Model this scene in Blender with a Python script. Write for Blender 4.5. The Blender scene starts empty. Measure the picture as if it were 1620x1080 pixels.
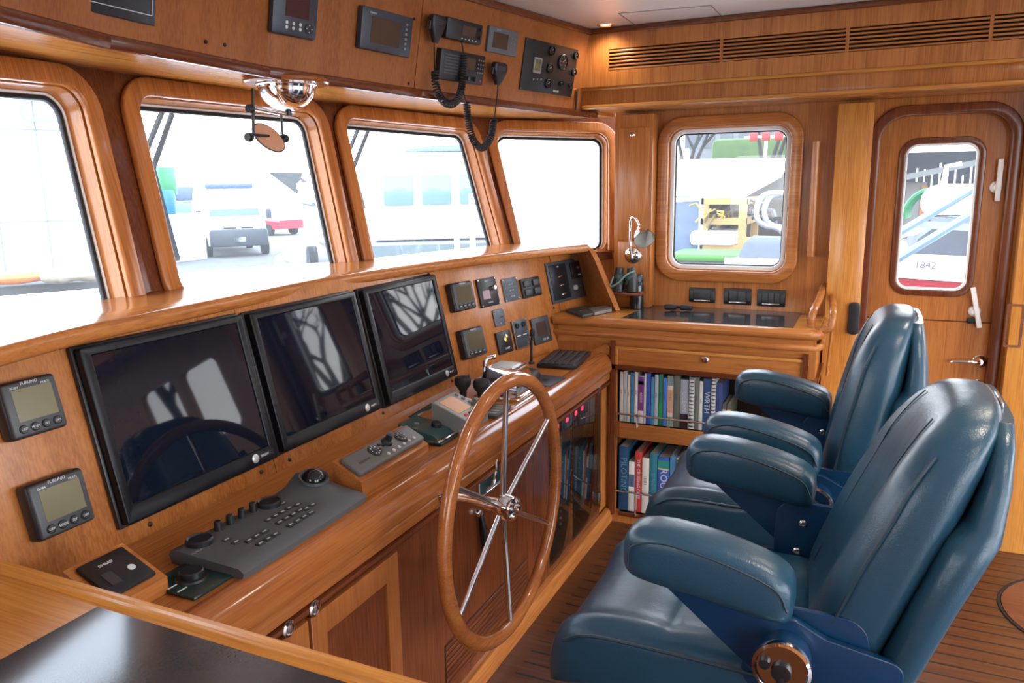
import bpy, bmesh, math, random
from mathutils import Matrix, Vector
random.seed(7)
R = math.radians
SC = bpy.context.scene
COL = SC.collection
# ---------------------------------------------------------------- camera
FP, PCX, PCY, HC = 1228.0, 810.0, 540.0, 1.5
YAW, PIT, ROL = R(24.8), R(11.3), R(-.85)
cf = Vector((math.cos(YAW)*math.cos(PIT), math.sin(YAW)*math.cos(PIT), -math.sin(PIT)))
r0 = Vector((math.sin(YAW), -math.cos(YAW), 0)); u0 = r0.cross(cf)
cr = r0*math.cos(ROL)+u0*math.sin(ROL); cu = u0*math.cos(ROL)-r0*math.sin(ROL)
CP = Vector((0, 0, HC))
cam = bpy.data.cameras.new('camera'); camo = bpy.data.objects.new('camera', cam); COL.objects.link(camo)
m = Matrix.Identity(4)
for i, c in enumerate((cr, cu, -cf)):
    for j in range(3): m[j][i] = c[j]
m.translation = CP
camo.matrix_world = m
cam.sensor_width = 36; cam.lens = FP/1620*36; cam.clip_start = .02; cam.clip_end = 400
SC.camera = camo
def ray(x, y): return cf+cr*((x-PCX)/FP)-cu*((y-PCY)/FP)
def hitp(x, y, p, n):
    v = ray(x, y); return CP+v*((p-CP).dot(n)/v.dot(n))
def onX(x, y, c): return hitp(x, y, Vector((c, 0, 0)), Vector((1, 0, 0)))
def onY(x, y, c): return hitp(x, y, Vector((0, c, 0)), Vector((0, 1, 0)))
def onZ(x, y, c): return hitp(x, y, Vector((0, 0, c)), Vector((0, 0, 1)))
# frames: local x right, y up, z out of the surface towards the room
def frame(o, yaw=0, tilt=0):
    a, t = R(yaw), R(tilt)
    x = Vector((math.cos(a), math.sin(a), 0)); fw = Vector((-math.sin(a), math.cos(a), 0))
    up = fw*math.sin(t)+Vector((0, 0, 1))*math.cos(t); z = x.cross(up)
    M = Matrix.Identity(4)
    for i, c in enumerate((x, up, z)):
        for j in range(3): M[j][i] = c[j]
    M.translation = Vector(o)
    return M
def T(x=0, y=0, z=0): return Matrix.Translation((x, y, z))
def Rx(d): return Matrix.Rotation(R(d), 4, 'X')
def Ry(d): return Matrix.Rotation(R(d), 4, 'Y')
def Rz(d): return Matrix.Rotation(R(d), 4, 'Z')
def loc(F, px, py, off=0):
    n = Vector(F.col[2][:3]); p = hitp(px, py, F.translation+n*off, n)
    q = F.inverted() @ p
    return Vector((q.x, q.y))
def fit(F, q, off=0, rot=False):
    p = [loc(F, a, b, off) for a, b in q]
    ex = ((p[1]-p[0])+(p[2]-p[3]))/2; ey = ((p[0]-p[3])+(p[1]-p[2]))/2
    c = (p[0]+p[1]+p[2]+p[3])/4
    M = F @ T(c.x, c.y, 0)
    if rot:
        M = M @ Matrix.Rotation(math.atan2(ex.y, ex.x), 4, 'Z'); return M, ex.length, abs(ex.x*ey.y-ex.y*ey.x)/ex.length
    return M, abs(ex.x), abs(ey.y)
# ---------------------------------------------------------------- materials
MATS = {}
def mat(name, col, rough=.5, metal=0, coat=0, emit=None, es=1, spec=.5, noise=0, nscale=30, bump=0, alpha=None):
    if name in MATS: return MATS[name]
    m = bpy.data.materials.new(name); m.use_nodes = True; nt = m.node_tree; b = nt.nodes['Principled BSDF']
    b.inputs['Base Color'].default_value = (*col, 1); b.inputs['Roughness'].default_value = rough
    b.inputs['Metallic'].default_value = metal; b.inputs['Coat Weight'].default_value = coat
    b.inputs['Specular IOR Level'].default_value = spec
    if emit: b.inputs['Emission Color'].default_value = (*emit, 1); b.inputs['Emission Strength'].default_value = es
    tc = nt.nodes.new('ShaderNodeTexCoord'); n = nt.nodes.new('ShaderNodeTexNoise'); n.inputs['Scale'].default_value = nscale
    n.inputs['Detail'].default_value = 4
    nt.links.new(tc.outputs['Object'], n.inputs['Vector'])
    k = noise or .06
    mx = nt.nodes.new('ShaderNodeMix'); mx.data_type = 'RGBA'
    mx.inputs[6].default_value = (*[c*(1-k) for c in col], 1); mx.inputs[7].default_value = (*[min(1, c*(1+k)) for c in col], 1)
    nt.links.new(n.outputs['Fac'], mx.inputs[0]); nt.links.new(mx.outputs[2], b.inputs['Base Color'])
    if bump:
        bp = nt.nodes.new('ShaderNodeBump'); bp.inputs['Strength'].default_value = bump; bp.inputs['Distance'].default_value = .002
        nt.links.new(n.outputs['Fac'], bp.inputs['Height']); nt.links.new(bp.outputs[0], b.inputs['Normal'])
    MATS[name] = m
    return m
def wood(axis='z', tone=0, rough=.22):
    key = f'cherry_wood_{axis}_{tone}'
    if key in MATS: return MATS[key]
    m = bpy.data.materials.new(key); m.use_nodes = True; nt = m.node_tree; b = nt.nodes['Principled BSDF']
    L = nt.links.new
    tc = nt.nodes.new('ShaderNodeTexCoord'); oi = nt.nodes.new('ShaderNodeObjectInfo')
    ad = nt.nodes.new('ShaderNodeVectorMath'); ad.operation = 'ADD'
    sc = nt.nodes.new('ShaderNodeVectorMath'); sc.operation = 'SCALE'; sc.inputs[3].default_value = 7
    cb = nt.nodes.new('ShaderNodeCombineXYZ')
    for i in range(3): L(oi.outputs['Random'], cb.inputs[i])
    L(cb.outputs[0], sc.inputs[0]); L(tc.outputs['Object'], ad.inputs[0]); L(sc.outputs[0], ad.inputs[1])
    mp = nt.nodes.new('ShaderNodeMapping'); s = [9, 9, 9]; s['xyz'.index(axis)] = .9
    mp.inputs['Scale'].default_value = s; L(ad.outputs[0], mp.inputs[0])
    n1 = nt.nodes.new('ShaderNodeTexNoise'); n1.inputs['Scale'].default_value = .9; n1.inputs['Detail'].default_value = 3; n1.inputs['Distortion'].default_value = .6
    L(mp.outputs[0], n1.inputs['Vector'])
    # growth rings: contour lines of the broad noise
    mu = nt.nodes.new('ShaderNodeMath'); mu.operation = 'MULTIPLY'; mu.inputs[1].default_value = 9
    fr = nt.nodes.new('ShaderNodeMath'); fr.operation = 'PINGPONG'; fr.inputs[1].default_value = 1
    L(n1.outputs['Fac'], mu.inputs[0]); L(mu.outputs[0], fr.inputs[0])
    mp2 = nt.nodes.new('ShaderNodeMapping'); s2 = [240, 240, 240]; s2['xyz'.index(axis)] = 8
    mp2.inputs['Scale'].default_value = s2; L(ad.outputs[0], mp2.inputs[0])
    n2 = nt.nodes.new('ShaderNodeTexNoise'); n2.inputs['Scale'].default_value = 1; n2.inputs['Detail'].default_value = 3; L(mp2.outputs[0], n2.inputs['Vector'])
    a1 = nt.nodes.new('ShaderNodeMath'); a1.operation = 'MULTIPLY_ADD'; a1.inputs[1].default_value = .20
    L(fr.outputs[0], a1.inputs[0]); L(n2.outputs['Fac'], a1.inputs[2])
    a2 = nt.nodes.new('ShaderNodeMath'); a2.operation = 'MULTIPLY_ADD'; a2.inputs[1].default_value = .5
    L(n1.outputs['Fac'], a2.inputs[0]); L(a1.outputs[0], a2.inputs[2])
    cr_ = nt.nodes.new('ShaderNodeValToRGB')
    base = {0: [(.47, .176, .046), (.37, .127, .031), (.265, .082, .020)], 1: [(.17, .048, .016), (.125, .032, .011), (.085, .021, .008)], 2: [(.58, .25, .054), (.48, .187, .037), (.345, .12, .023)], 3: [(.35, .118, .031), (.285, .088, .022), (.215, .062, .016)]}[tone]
    e = cr_.color_ramp.elements
    e[0].position = .45; e[0].color = (*base[2], 1); e[1].position = 1.25 if False else 1.0; e[1].color = (*base[0], 1)
    em = e.new(.74); em.color = (*base[1], 1)
    L(a2.outputs[0], cr_.inputs[0]); L(cr_.outputs[0], b.inputs['Base Color'])
    b.inputs['Roughness'].default_value = rough; b.inputs['Coat Weight'].default_value = .12; b.inputs['Coat Roughness'].default_value = .1; b.inputs['Specular IOR Level'].default_value = .38
    MATS[key] = m
    return m
BLK = mat('black_plastic', (.012, .013, .016), .38)
BLK2 = mat('matt_black_rubber', (.01, .01, .011), .7)
CHAR = mat('charcoal_plastic', (.045, .05, .055), .42)
GREY = mat('grey_keyboard_plastic', (.075, .08, .085), .5, noise=.15, nscale=200)
LGREY = mat('light_grey_plastic', (.26, .26, .24), .45)
SCRN = mat('dark_glass_screen', (.004, .007, .015), .03, spec=.28)
LCD = mat('olive_lcd', (.17, .155, .085), .2)
LCD2 = mat('brown_lcd', (.075, .045, .028), .2)
LCDO = mat('amber_lcd', (.55, .26, .10), .25)
CHR = mat('polished_chrome', (.86, .86, .88), .06, 1)
STL = mat('stainless_steel', (.62, .61, .6), .22, 1)
WHT = mat('white_paint', (.8, .8, .78), .4)
TXT = mat('white_lettering', (.62, .64, .66), .5)
BRS = mat('brass', (.75, .52, .2), .2, 1)
RED = mat('red_plastic', (.6, .02, .02), .4)
GRNB = mat('dark_green_plastic', (.012, .035, .035), .18)
# ---------------------------------------------------------------- mesh builder
def mesh_of_curve(cu):
    o = bpy.data.objects.new('tmp', cu); COL.objects.link(o)
    bpy.context.view_layer.update()
    dg = bpy.context.evaluated_depsgraph_get()
    me = bpy.data.meshes.new_from_object(o.evaluated_get(dg))
    v = [tuple(x.co) for x in me.vertices]; f = [tuple(p.vertices) for p in me.polygons]
    bpy.data.meshes.remove(me); bpy.data.objects.remove(o); bpy.data.curves.remove(cu)
    return v, f
TC = {}
def text_mesh(s, size, th=.0004):
    k = (s, size)
    if k not in TC:
        c = bpy.data.curves.new('t', 'FONT'); c.body = s; c.size = size; c.align_x = 'CENTER'; c.align_y = 'CENTER'
        c.extrude = th; c.resolution_u = 2
        TC[k] = mesh_of_curve(c)
    return TC[k]
def plate_mesh(outer, holes, t, bev=0, res=2):
    c = bpy.data.curves.new('p', 'CURVE'); c.dimensions = '2D'; c.fill_mode = 'BOTH'; c.extrude = max(t/2-bev, 0)
    c.bevel_depth = bev; c.bevel_resolution = res; c.offset = -bev if bev else 0
    for pts in [outer]+list(holes):
        s = c.splines.new('POLY'); s.points.add(len(pts)-1); s.use_cyclic_u = True
        for i, p in enumerate(pts): s.points[i].co = (p[0], p[1], 0, 1)
    v, f = mesh_of_curve(c)
    return v, f
def rpoly(pts, r, n=6):
    out = []; N = len(pts)
    for i in range(N):
        p = Vector(pts[i][:2]); a = Vector(pts[i-1][:2])-p; b = Vector(pts[(i+1) % N][:2])-p
        rr_ = r[i] if isinstance(r, (list, tuple)) else r
        an = a.angle(b); d = min(rr_/math.tan(an/2), a.length*.49, b.length*.49); a.normalize(); b.normalize()
        if d < 1e-5: out.append(tuple(p)); continue
        p1 = p+a*d; p2 = p+b*d; rad = d*math.tan(an/2); cc = p+(a+b).normalized()*(rad/math.sin(an/2))
        a1 = math.atan2(p1.y-cc.y, p1.x-cc.x); a2 = math.atan2(p2.y-cc.y, p2.x-cc.x); da = (a2-a1+math.pi) % (2*math.pi)-math.pi
        for k in range(n+1): out.append((cc.x+rad*math.cos(a1+da*k/n), cc.y+rad*math.sin(a1+da*k/n)))
    return out
def rect(w, h, cx=0, cy=0): return [(cx-w/2, cy-h/2), (cx+w/2, cy-h/2), (cx+w/2, cy+h/2), (cx-w/2, cy+h/2)]
def rr(w, h, r, cx=0, cy=0, n=5): return rpoly(rect(w, h, cx, cy), r, n)
def circ(r, n=32, cx=0, cy=0): return [(cx+r*math.cos(2*math.pi*i/n), cy+r*math.sin(2*math.pi*i/n)) for i in range(n)]
def offs(pts, d):   # outward offset of a counter-clockwise convex polygon
    N = len(pts); out = []; P = [Vector(p[:2]) for p in pts]
    A = sum(P[i].x*P[(i+1) % N].y-P[(i+1) % N].x*P[i].y for i in range(N)); s = 1 if A > 0 else -1
    for i in range(N):
        a = (P[i]-P[i-1]).normalized(); b = (P[(i+1) % N]-P[i]).normalized()
        n1 = Vector((a.y, -a.x))*s; n2 = Vector((b.y, -b.x))*s
        k = (n1+n2); k = k/(1+n1.dot(n2)); out.append(tuple(P[i]+k*d))
    return out
def crom(pts, n=8, closed=False):
    P = [Vector(p) for p in pts]; out = []; N = len(P)
    for i in range(N if closed else N-1):
        p0 = P[(i-1) % N] if closed or i else P[0]*2-P[1]; p1 = P[i]; p2 = P[(i+1) % N]; p3 = P[(i+2) % N] if closed or i < N-2 else P[-1]*2-P[-2]
        for k in range(n):
            t = k/n; out.append(.5*((2*p1)+(p2-p0)*t+(2*p0-5*p1+4*p2-p3)*t*t+(3*p1-p0-3*p2+p3)*t**3))
    if not closed: out.append(P[-1])
    return out
I4 = Matrix.Identity(4)
class MB:
    def __init__(s, M=None): s.v = []; s.f = []; s.m = []; s.mats = []; s.M = M or I4
    def mi(s, m):
        if m not in s.mats: s.mats.append(m)
        return s.mats.index(m)
    def add(s, v, f, m, M=None):
        M = s.M @ (M or I4); b = len(s.v); k = s.mi(m); fl = M.to_3x3().determinant() < 0
        s.v += [tuple(M @ Vector(p)) for p in v]
        for q in f: s.f.append(tuple(b+i for i in (reversed(q) if fl else q))); s.m.append(k)
        return s
    def box(s, c, sz, m, bev=0, M=None, seg=2):
        bm = bmesh.new(); bmesh.ops.create_cube(bm, size=1)
        for v in bm.verts: v.co = Vector((v.co.x*sz[0], v.co.y*sz[1], v.co.z*sz[2]))+Vector(c)
        if bev: bmesh.ops.bevel(bm, geom=list(bm.edges), offset=min(bev, min(sz)*.49), segments=seg, affect='EDGES', profile=.5)
        bm.verts.index_update(); v = [tuple(x.co) for x in bm.verts]; f = [tuple(x.index for x in q.verts) for q in bm.faces]; bm.free()
        return s.add(v, f, m, M)
    def loft(s, rings, m, M=None, cap=True, closed=False):
        n = len(rings[0]); v = [tuple(p) for r_ in rings for p in r_]; f = []
        K = len(rings)
        for i in range(K if closed else K-1):
            a = i*n; b = ((i+1) % K)*n
            for j in range(n): k = (j+1) % n; f.append((a+j, a+k, b+k, b+j))
        if cap and not closed: f.append(tuple(reversed(range(n)))); f.append(tuple(range((K-1)*n, K*n)))
        return s.add(v, f, m, M)
    def tube(s, pts, r, m, n=8, closed=False, M=None, cap=True):
        P = [Vector(p) for p in pts]; N = len(P); rings = []; up = None
        for i in range(N):
            if closed: t = P[(i+1) % N]-P[i-1]
            else: t = P[min(i+1, N-1)]-P[max(i-1, 0)]
            t.normalize()
            if up is None: up = Vector((0, 0, 1)) if abs(t.z) < .9 else Vector((1, 0, 0))
            x = up.cross(t)
            if x.length < 1e-4: x = Vector((1, 0, 0)).cross(t)
            x.normalize(); y = t.cross(x); up = y
            rad = r[i] if isinstance(r, (list, tuple)) else r
            rings.append([P[i]+x*rad*math.cos(2*math.pi*k/n)+y*rad*math.sin(2*math.pi*k/n) for k in range(n)])
        return s.loft(rings, m, M, cap, closed)
    def cyl(s, p0, p1, r, m, r2=None, n=20, M=None): return s.tube([p0, p1], [r, r if r2 is None else r2], m, n, M=M)
    def lathe(s, prof, m, M=None, n=28):
        rings = [[(r_*math.cos(2*math.pi*k/n), r_*math.sin(2*math.pi*k/n), z) for k in range(n)] for r_, z in prof]
        return s.loft(rings, m, M, cap=(prof[0][0] > 1e-5 or prof[-1][0] > 1e-5))
    def plate(s, outer, holes, z0, z1, m, bev=0, M=None, res=2):
        v, f = plate_mesh(outer, holes, z1-z0, bev, res)
        return s.add(v, f, m, (M or I4) @ T(0, 0, (z0+z1)/2))
    def text(s, t, size, m, M=None): v, f = text_mesh(t, size); return s.add(v, f, m, M)
    def strip(s, prof, path, m, M=None):   # prof: closed 2-D section (y,z); path: list of 4x4
        rings = [[p @ Vector((0, a, b)) for a, b in prof] for p in path]
        return s.loft(rings, m, M)
    def build(s, name, parent=None, F=None, sharp=38, sub=0):
        me = bpy.data.meshes.new(name); me.from_pydata(s.v, [], s.f)
        for m in s.mats: me.materials.append(m)
        me.polygons.foreach_set('material_index', s.m)
        bm = bmesh.new(); bm.from_mesh(me); bmesh.ops.remove_doubles(bm, verts=bm.verts, dist=1e-6)
        bmesh.ops.recalc_face_normals(bm, faces=bm.faces); bm.to_mesh(me); bm.free()
        me.polygons.foreach_set('use_smooth', [True]*len(me.polygons))
        me.set_sharp_from_angle(angle=R(sharp)); me.update()
        o = bpy.data.objects.new(name, me); COL.objects.link(o)
        if parent: o.parent = parent
        if F is not None: o.matrix_local = F
        if sub: md = o.modifiers.new('s', 'SUBSURF'); md.levels = sub; md.render_levels = sub
        return o
def tag(o, label=None, cat=None, group=None, kind=None):
    if label: o['label'] = label
    if cat: o['category'] = cat
    if group: o['group'] = group
    if kind: o['kind'] = kind
    return o
def empty(name, F=None, label=None, cat=None, group=None, kind=None):
    o = bpy.data.objects.new(name, None); COL.objects.link(o); o.empty_display_size = .05
    if F is not None: o.matrix_world = F
    return tag(o, label, cat, group, kind)
def copy_tree(o, parent=None):
    c = o.copy(); COL.objects.link(c); c.parent = parent
    for ch in o.children: copy_tree(ch, c)
    return c
# ================================================================ SETTING
WX, CZ, DZ, CTZ, DKZ = 3.605, 2.145, 1.24, .935, .78   # starboard wall, ceiling, dash top, counter, desk heights
SOF = 1.81
S = dict(kind='structure')
def glass_mat(name, haze, tint=(1, 1, 1), gloss=.02):
    m = bpy.data.materials.new(name); m.use_nodes = True; nt = m.node_tree; nt.nodes.remove(nt.nodes['Principled BSDF'])
    out = nt.nodes['Material Output']; L = nt.links.new
    tr = nt.nodes.new('ShaderNodeBsdfTransparent'); tr.inputs[0].default_value = (*tint, 1)
    tl = nt.nodes.new('ShaderNodeBsdfTranslucent'); tl.inputs[0].default_value = (.9, .95, 1, 1)
    gl = nt.nodes.new('ShaderNodeBsdfGlossy'); gl.inputs['Roughness'].default_value = .02
    tc = nt.nodes.new('ShaderNodeTexCoord'); n = nt.nodes.new('ShaderNodeTexNoise'); n.inputs['Scale'].default_value = 5
    L(tc.outputs['Object'], n.inputs['Vector'])
    mr = nt.nodes.new('ShaderNodeMapRange'); mr.inputs[3].default_value = haze*.75; mr.inputs[4].default_value = haze*1.25; L(n.outputs['Fac'], mr.inputs[0])
    m1 = nt.nodes.new('ShaderNodeMixShader'); L(mr.outputs[0], m1.inputs[0]); L(tr.outputs[0], m1.inputs[1]); L(tl.outputs[0], m1.inputs[2])
    lw0 = nt.nodes.new('ShaderNodeLayerWeight'); lw0.inputs[0].default_value = .5; lw1 = nt.nodes.new('ShaderNodeMath'); lw1.operation = 'POWER'; lw1.inputs[1].default_value = 4; L(lw0.outputs['Facing'], lw1.inputs[0]); lw = nt.nodes.new('ShaderNodeMath'); lw.operation = 'MULTIPLY_ADD'; lw.inputs[1].default_value = .5; lw.inputs[2].default_value = gloss; L(lw1.outputs[0], lw.inputs[0])
    m2 = nt.nodes.new('ShaderNodeMixShader'); L(lw.outputs[0], m2.inputs[0]); L(m1.outputs[0], m2.inputs[1]); L(gl.outputs[0], m2.inputs[2])
    L(m2.outputs[0], out.inputs[0]); return m
HAZE = glass_mat('glare_veil_windshield_glass', .022)  # milky translucent share stands in for the glare veil on the glass
CLEAR = glass_mat('clear_window_glass', .015)
# teak and holly style sole with dark caulk lines running fore and aft
def floor_mat():
    m = bpy.data.materials.new('caulked_teak_floor'); m.use_nodes = True; nt = m.node_tree; b = nt.nodes['Principled BSDF']; L = nt.links.new
    tc = nt.nodes.new('ShaderNodeTexCoord'); sp = nt.nodes.new('ShaderNodeSeparateXYZ'); L(tc.outputs['Object'], sp.inputs[0])
    d = nt.nodes.new('ShaderNodeMath'); d.operation = 'DIVIDE'; d.inputs[1].default_value = .064; L(sp.outputs[0], d.inputs[0])
    fr = nt.nodes.new('ShaderNodeMath'); fr.operation = 'FRACT'; L(d.outputs[0], fr.inputs[0])
    lt = nt.nodes.new('ShaderNodeMath'); lt.operation = 'LESS_THAN'; lt.inputs[1].default_value = .12; L(fr.outputs[0], lt.inputs[0])
    yl = nt.nodes.new('ShaderNodeMath'); yl.operation = 'LESS_THAN'; yl.inputs[1].default_value = .925; L(sp.outputs[1], yl.inputs[0])
    an = nt.nodes.new('ShaderNodeMath'); an.operation = 'MULTIPLY'; L(lt.outputs[0], an.inputs[0]); L(yl.outputs[0], an.inputs[1])
    mp = nt.nodes.new('ShaderNodeMapping'); mp.inputs['Scale'].default_value = (60, 5, 1); L(tc.outputs['Object'], mp.inputs[0])
    n = nt.nodes.new('ShaderNodeTexNoise'); n.inputs['Scale'].default_value = 1; n.inputs['Detail'].default_value = 4; L(mp.outputs[0], n.inputs['Vector'])
    c = nt.nodes.new('ShaderNodeValToRGB'); e = c.color_ramp.elements; e[0].position = .3; e[0].color = (.072, .023, .009, 1); e[1].position = .75; e[1].color = (.145, .05, .016, 1)
    L(n.outputs['Fac'], c.inputs[0])
    mx = nt.nodes.new('ShaderNodeMix'); mx.data_type = 'RGBA'; L(an.outputs[0], mx.inputs[0]); L(c.outputs[0], mx.inputs[6]); mx.inputs[7].default_value = (.012, .009, .008, 1)
    L(mx.outputs[2], b.inputs['Base Color']); b.inputs['Roughness'].default_value = .34; return m
def ceil_mat():
    m = bpy.data.materials.new('off_white_grooved_headliner'); m.use_nodes = True; nt = m.node_tree; b = nt.nodes['Principled BSDF']; L = nt.links.new
    tc = nt.nodes.new('ShaderNodeTexCoord'); sp = nt.nodes.new('ShaderNodeSeparateXYZ'); L(tc.outputs['Object'], sp.inputs[0])
    d = nt.nodes.new('ShaderNodeMath'); d.operation = 'DIVIDE'; d.inputs[1].default_value = .03; L(sp.outputs[0], d.inputs[0])
    fr = nt.nodes.new('ShaderNodeMath'); fr.operation = 'FRACT'; L(d.outputs[0], fr.inputs[0])
    lt = nt.nodes.new('ShaderNodeMath'); lt.operation = 'LESS_THAN'; lt.inputs[1].default_value = .08; L(fr.outputs[0], lt.inputs[0])
    mx = nt.nodes.new('ShaderNodeMix'); mx.data_type = 'RGBA'; L(lt.outputs[0], mx.inputs[0]); mx.inputs[6].default_value = (.93, .90, .83, 1); mx.inputs[7].default_value = (.78, .74, .66, 1)
    L(mx.outputs[2], b.inputs['Base Color']); b.inputs['Roughness'].default_value = .3; b.inputs['Coat Weight'].default_value = .4; b.inputs['Coat Roughness'].default_value = .2; return m
o = MB().box((1.6, -.72, -.03), (4.2, 5.0, .06), floor_mat()).build('floor'); tag(o, **S)
b = MB(); b.box((1.63, -.6, CZ+.02), (4.1, 4.8, .04), ceil_mat())
tag(b.build('ceiling'), **S)

# ---- windshield wall facets (tilted 12 degrees, tops further forward)
WB = [(-.45, 1.28), (.55, 1.541), (1.46, 1.725), (2.355, 1.725), (3.27, 1.54), (3.66, 1.086)]
TILT = 12.0
def wofs(k, z):   # joint k of the base line, moved out to height z
    d = math.tan(R(TILT))*(z-DZ)
    P = [Vector(p) for p in WB]
    if k == 0: a = (P[1]-P[0]).normalized(); return P[0]+Vector((-a.y, a.x))*d
    if k == len(P)-1: a = (P[-1]-P[-2]).normalized(); return P[-1]+Vector((-a.y, a.x))*d
    a = (P[k]-P[k-1]).normalized(); c = (P[k+1]-P[k]).normalized()
    n1 = Vector((-a.y, a.x)); n2 = Vector((-c.y, c.x)); q = n1+n2
    return P[k]+q/(1+n1.dot(n2))*d
wf = MB(); WF = []
ZL, ZH = 1.0, 1.86
wq = {1: [(-420, 88), (120, 139), (208, 505), (-330, 560)],
      2: [(209, 152), (497, 180), (555, 450), (284, 470)],
      3: [(540, 188), (742, 207), (797, 410), (592, 430)],
      4: [(781, 208), (961, 212), (963, 432), (833, 432)]}
FW = mat('dark_bronze', (.02, .02, .02), .4)
for k in range(5):
    p0, p1 = Vector(WB[k]), Vector(WB[k+1]); yaw = math.degrees(math.atan2(p1.y-p0.y, p1.x-p0.x))
    F = frame((p0.x, p0.y, DZ), yaw, TILT); WF.append(F); Fi = F.inverted()
    cor = []
    zl = 1.15 if k == 4 else ZL
    for kk, z in ((k, zl), (k+1, zl), (k+1, ZH), (k, ZH)):
        q = wofs(kk, z); q = Fi @ Vector((q.x, q.y, z)); cor.append((q.x, q.y))
    if k == 0:
        wf.plate(cor, [rr(.62, .5, .06, .55, .28)], -.05, 0, wood('z'), M=F); continue  # unseen opening added to let light onto the dash
    P = [loc(F, *p) for p in wq[k]]
    if k == 1: P[0].x = P[1].x-.74; P[3].x = P[2].x-.78
    op = [tuple(P[3]), tuple(P[2]), tuple(P[1]), tuple(P[0])]
    if k == 4: op[0] = (op[0][0]-.012, -.05); op[1] = (op[1][0], -.05)
    rd = [.004, .004, .055, .055] if k == 4 else .055
    opening = rpoly(op, rd, 8); outer = offs(op, .052)
    if k == 4: outer[0] = (outer[0][0]+.01, -.058); outer[1] = (outer[1][0], -.058)
    ro = [.004, .004, .105, .105] if k == 4 else .105
    hole = rpoly(offs(op, .012), .065, 8) if k != 4 else rpoly([(op[0][0]-.012, -.052), (op[1][0]+.012, -.052)]+offs(op, .012)[2:], [.004, .004, .065, .065], 8)
    wf.plate(cor, [hole], -.05, 0, wood('z', 1), M=F)
    W = empty(f'window_{k}', F @ T(sum(p[0] for p in op)/4, sum(p[1] for p in op)/4, 0), **S); B = T(-sum(p[0] for p in op)/4, -sum(p[1] for p in op)/4, 0)
    MB(B).plate(rpoly(outer, ro, 8), [opening], .001, .022, wood('y'), bev=.007).build('window_trim', W)
    MB(B).plate(rpoly(offs(op, .011), .066, 8), [rpoly(offs(op, -.002), .053, 8)], -.062, -.0005, wood('y')).build('reveal', W)
    MB(B).plate(rpoly(offs(op, -.0025), .053, 8), [rpoly(offs(op, -.009), .047, 8)], -.060, -.044, WHT, bev=.002).build('white_seal', W)
    MB(B).plate(rpoly(offs(op, -.0095), .046, 8), [rpoly(offs(op, -.020), .036, 8)], -.060, -.047, BLK2, bev=.002).build('black_gasket', W)
    MB(B).plate(rpoly(offs(op, -.012), .044, 8), [], -.056, -.052, HAZE).build('pane', W)
tag(wf.build('wall_front'), **S)

# ---- overhead fascia and soffit
FL = [(-.45, 1.09), (.3, 1.27), (1.2, 1.475), (1.7, 1.495), (2.33, 1.405), (3.46, 1.168)]
FF = []
fs = MB(); fm = MB()
d = math.tan(R(11))
for k in range(5):
    p0, p1 = Vector(FL[k]), Vector(FL[k+1]); L_ = (p1-p0).length
    F = frame((p0.x, p0.y, SOF), math.degrees(math.atan2(p1.y-p0.y, p1.x-p0.x)), -11); FF.append(F)
    hh = (CZ-SOF)/math.cos(R(11))
    fs.box((L_/2, hh/2, -.012), (L_+.006, hh, .024), wood('z', 3, .3), M=F)
    fm.box((L_/2, -.002, .002), (L_+.01, .030, .028), wood('x', 1), .009, M=F)
    fm.box((L_/2, hh-.012, .006), (L_+.01, .024, .014), wood('x', 1), .004, M=F)
fsc = fs
for px, py in ((325, 66), (355, 71), (646, 132), (655, 30)):
    F = FF[2] if px < 600 else FF[3]; q = loc(F, px, py); fs.cyl((q.x, q.y, 0), (q.x, q.y, .003), .0045, BLK2, n=10, M=F)
F = FF[3]; q = loc(F, 662, 70); fs.box((q.x, hh/2, .0005), (.002, hh*.93, .001), wood('y', 1), M=F)
tag(fs.build('wall_overhead_console'), **S)
tag(fm.build('trim_1'), **S)
so = MB()
out = [tuple(wofs(k, ZH-.02)+Vector((0, .1))) for k in range(len(WB))]
so.plate([(p[0], p[1]) for p in FL]+[(3.62, 1.13)]+[(min(p[0], 3.62), p[1]) for p in reversed(out)], [], SOF, SOF+.03, wood('x', 2, .2))
tag(so.build('ceiling_soffit'), **S)

# ---- starboard side wall, frame: x runs aft, origin at forward end
FS = frame((WX, 1.9, 0), -90, 0)
def sy(y): return 1.9-y     # world Y -> local x
w5 = [loc(FS, *p) for p in ((1057, 425), (1240, 428), (1248, 200), (1062, 204))]
w5r = [(min(w5[0].x, w5[3].x), (w5[0].y+w5[1].y)/2), (max(w5[1].x, w5[2].x), (w5[0].y+w5[1].y)/2), (max(w5[1].x, w5[2].x), (w5[2].y+w5[3].y)/2), (min(w5[0].x, w5[3].x), (w5[2].y+w5[3].y)/2)]
dwp = [loc(FS, *p, -.05) for p in ((1419, 455), (1530, 460), (1546, 227), (1434, 229))]
dw = [((dwp[0].x+dwp[3].x)/2, (dwp[0].y+dwp[1].y)/2), ((dwp[1].x+dwp[2].x)/2, (dwp[0].y+dwp[1].y)/2), ((dwp[1].x+dwp[2].x)/2, (dwp[2].y+dwp[3].y)/2), ((dwp[0].x+dwp[3].x)/2, (dwp[2].y+dwp[3].y)/2)]
Y_A, Y_B = .005, -.478      # door opening
dop = [(sy(Y_A), .03), (sy(Y_B), .03), (sy(Y_B), 1.765), (sy(Y_A), 1.765)]
ws = MB(FS)
ws.plate([(sy(1.35), 0), (sy(-2.9), 0), (sy(-2.9), CZ), (sy(1.12), CZ), (sy(1.12), 1.2), (sy(1.35), 1.2)], [rpoly(offs(w5r, .012), .075, 8), rpoly(dop, [.01, .01, .11, .11], 8), rr(.36, .48, .06, sy(-1.18), 1.33), rr(.36, .48, .06, sy(-1.62), 1.33)], -.05, 0, wood('z'))
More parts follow.
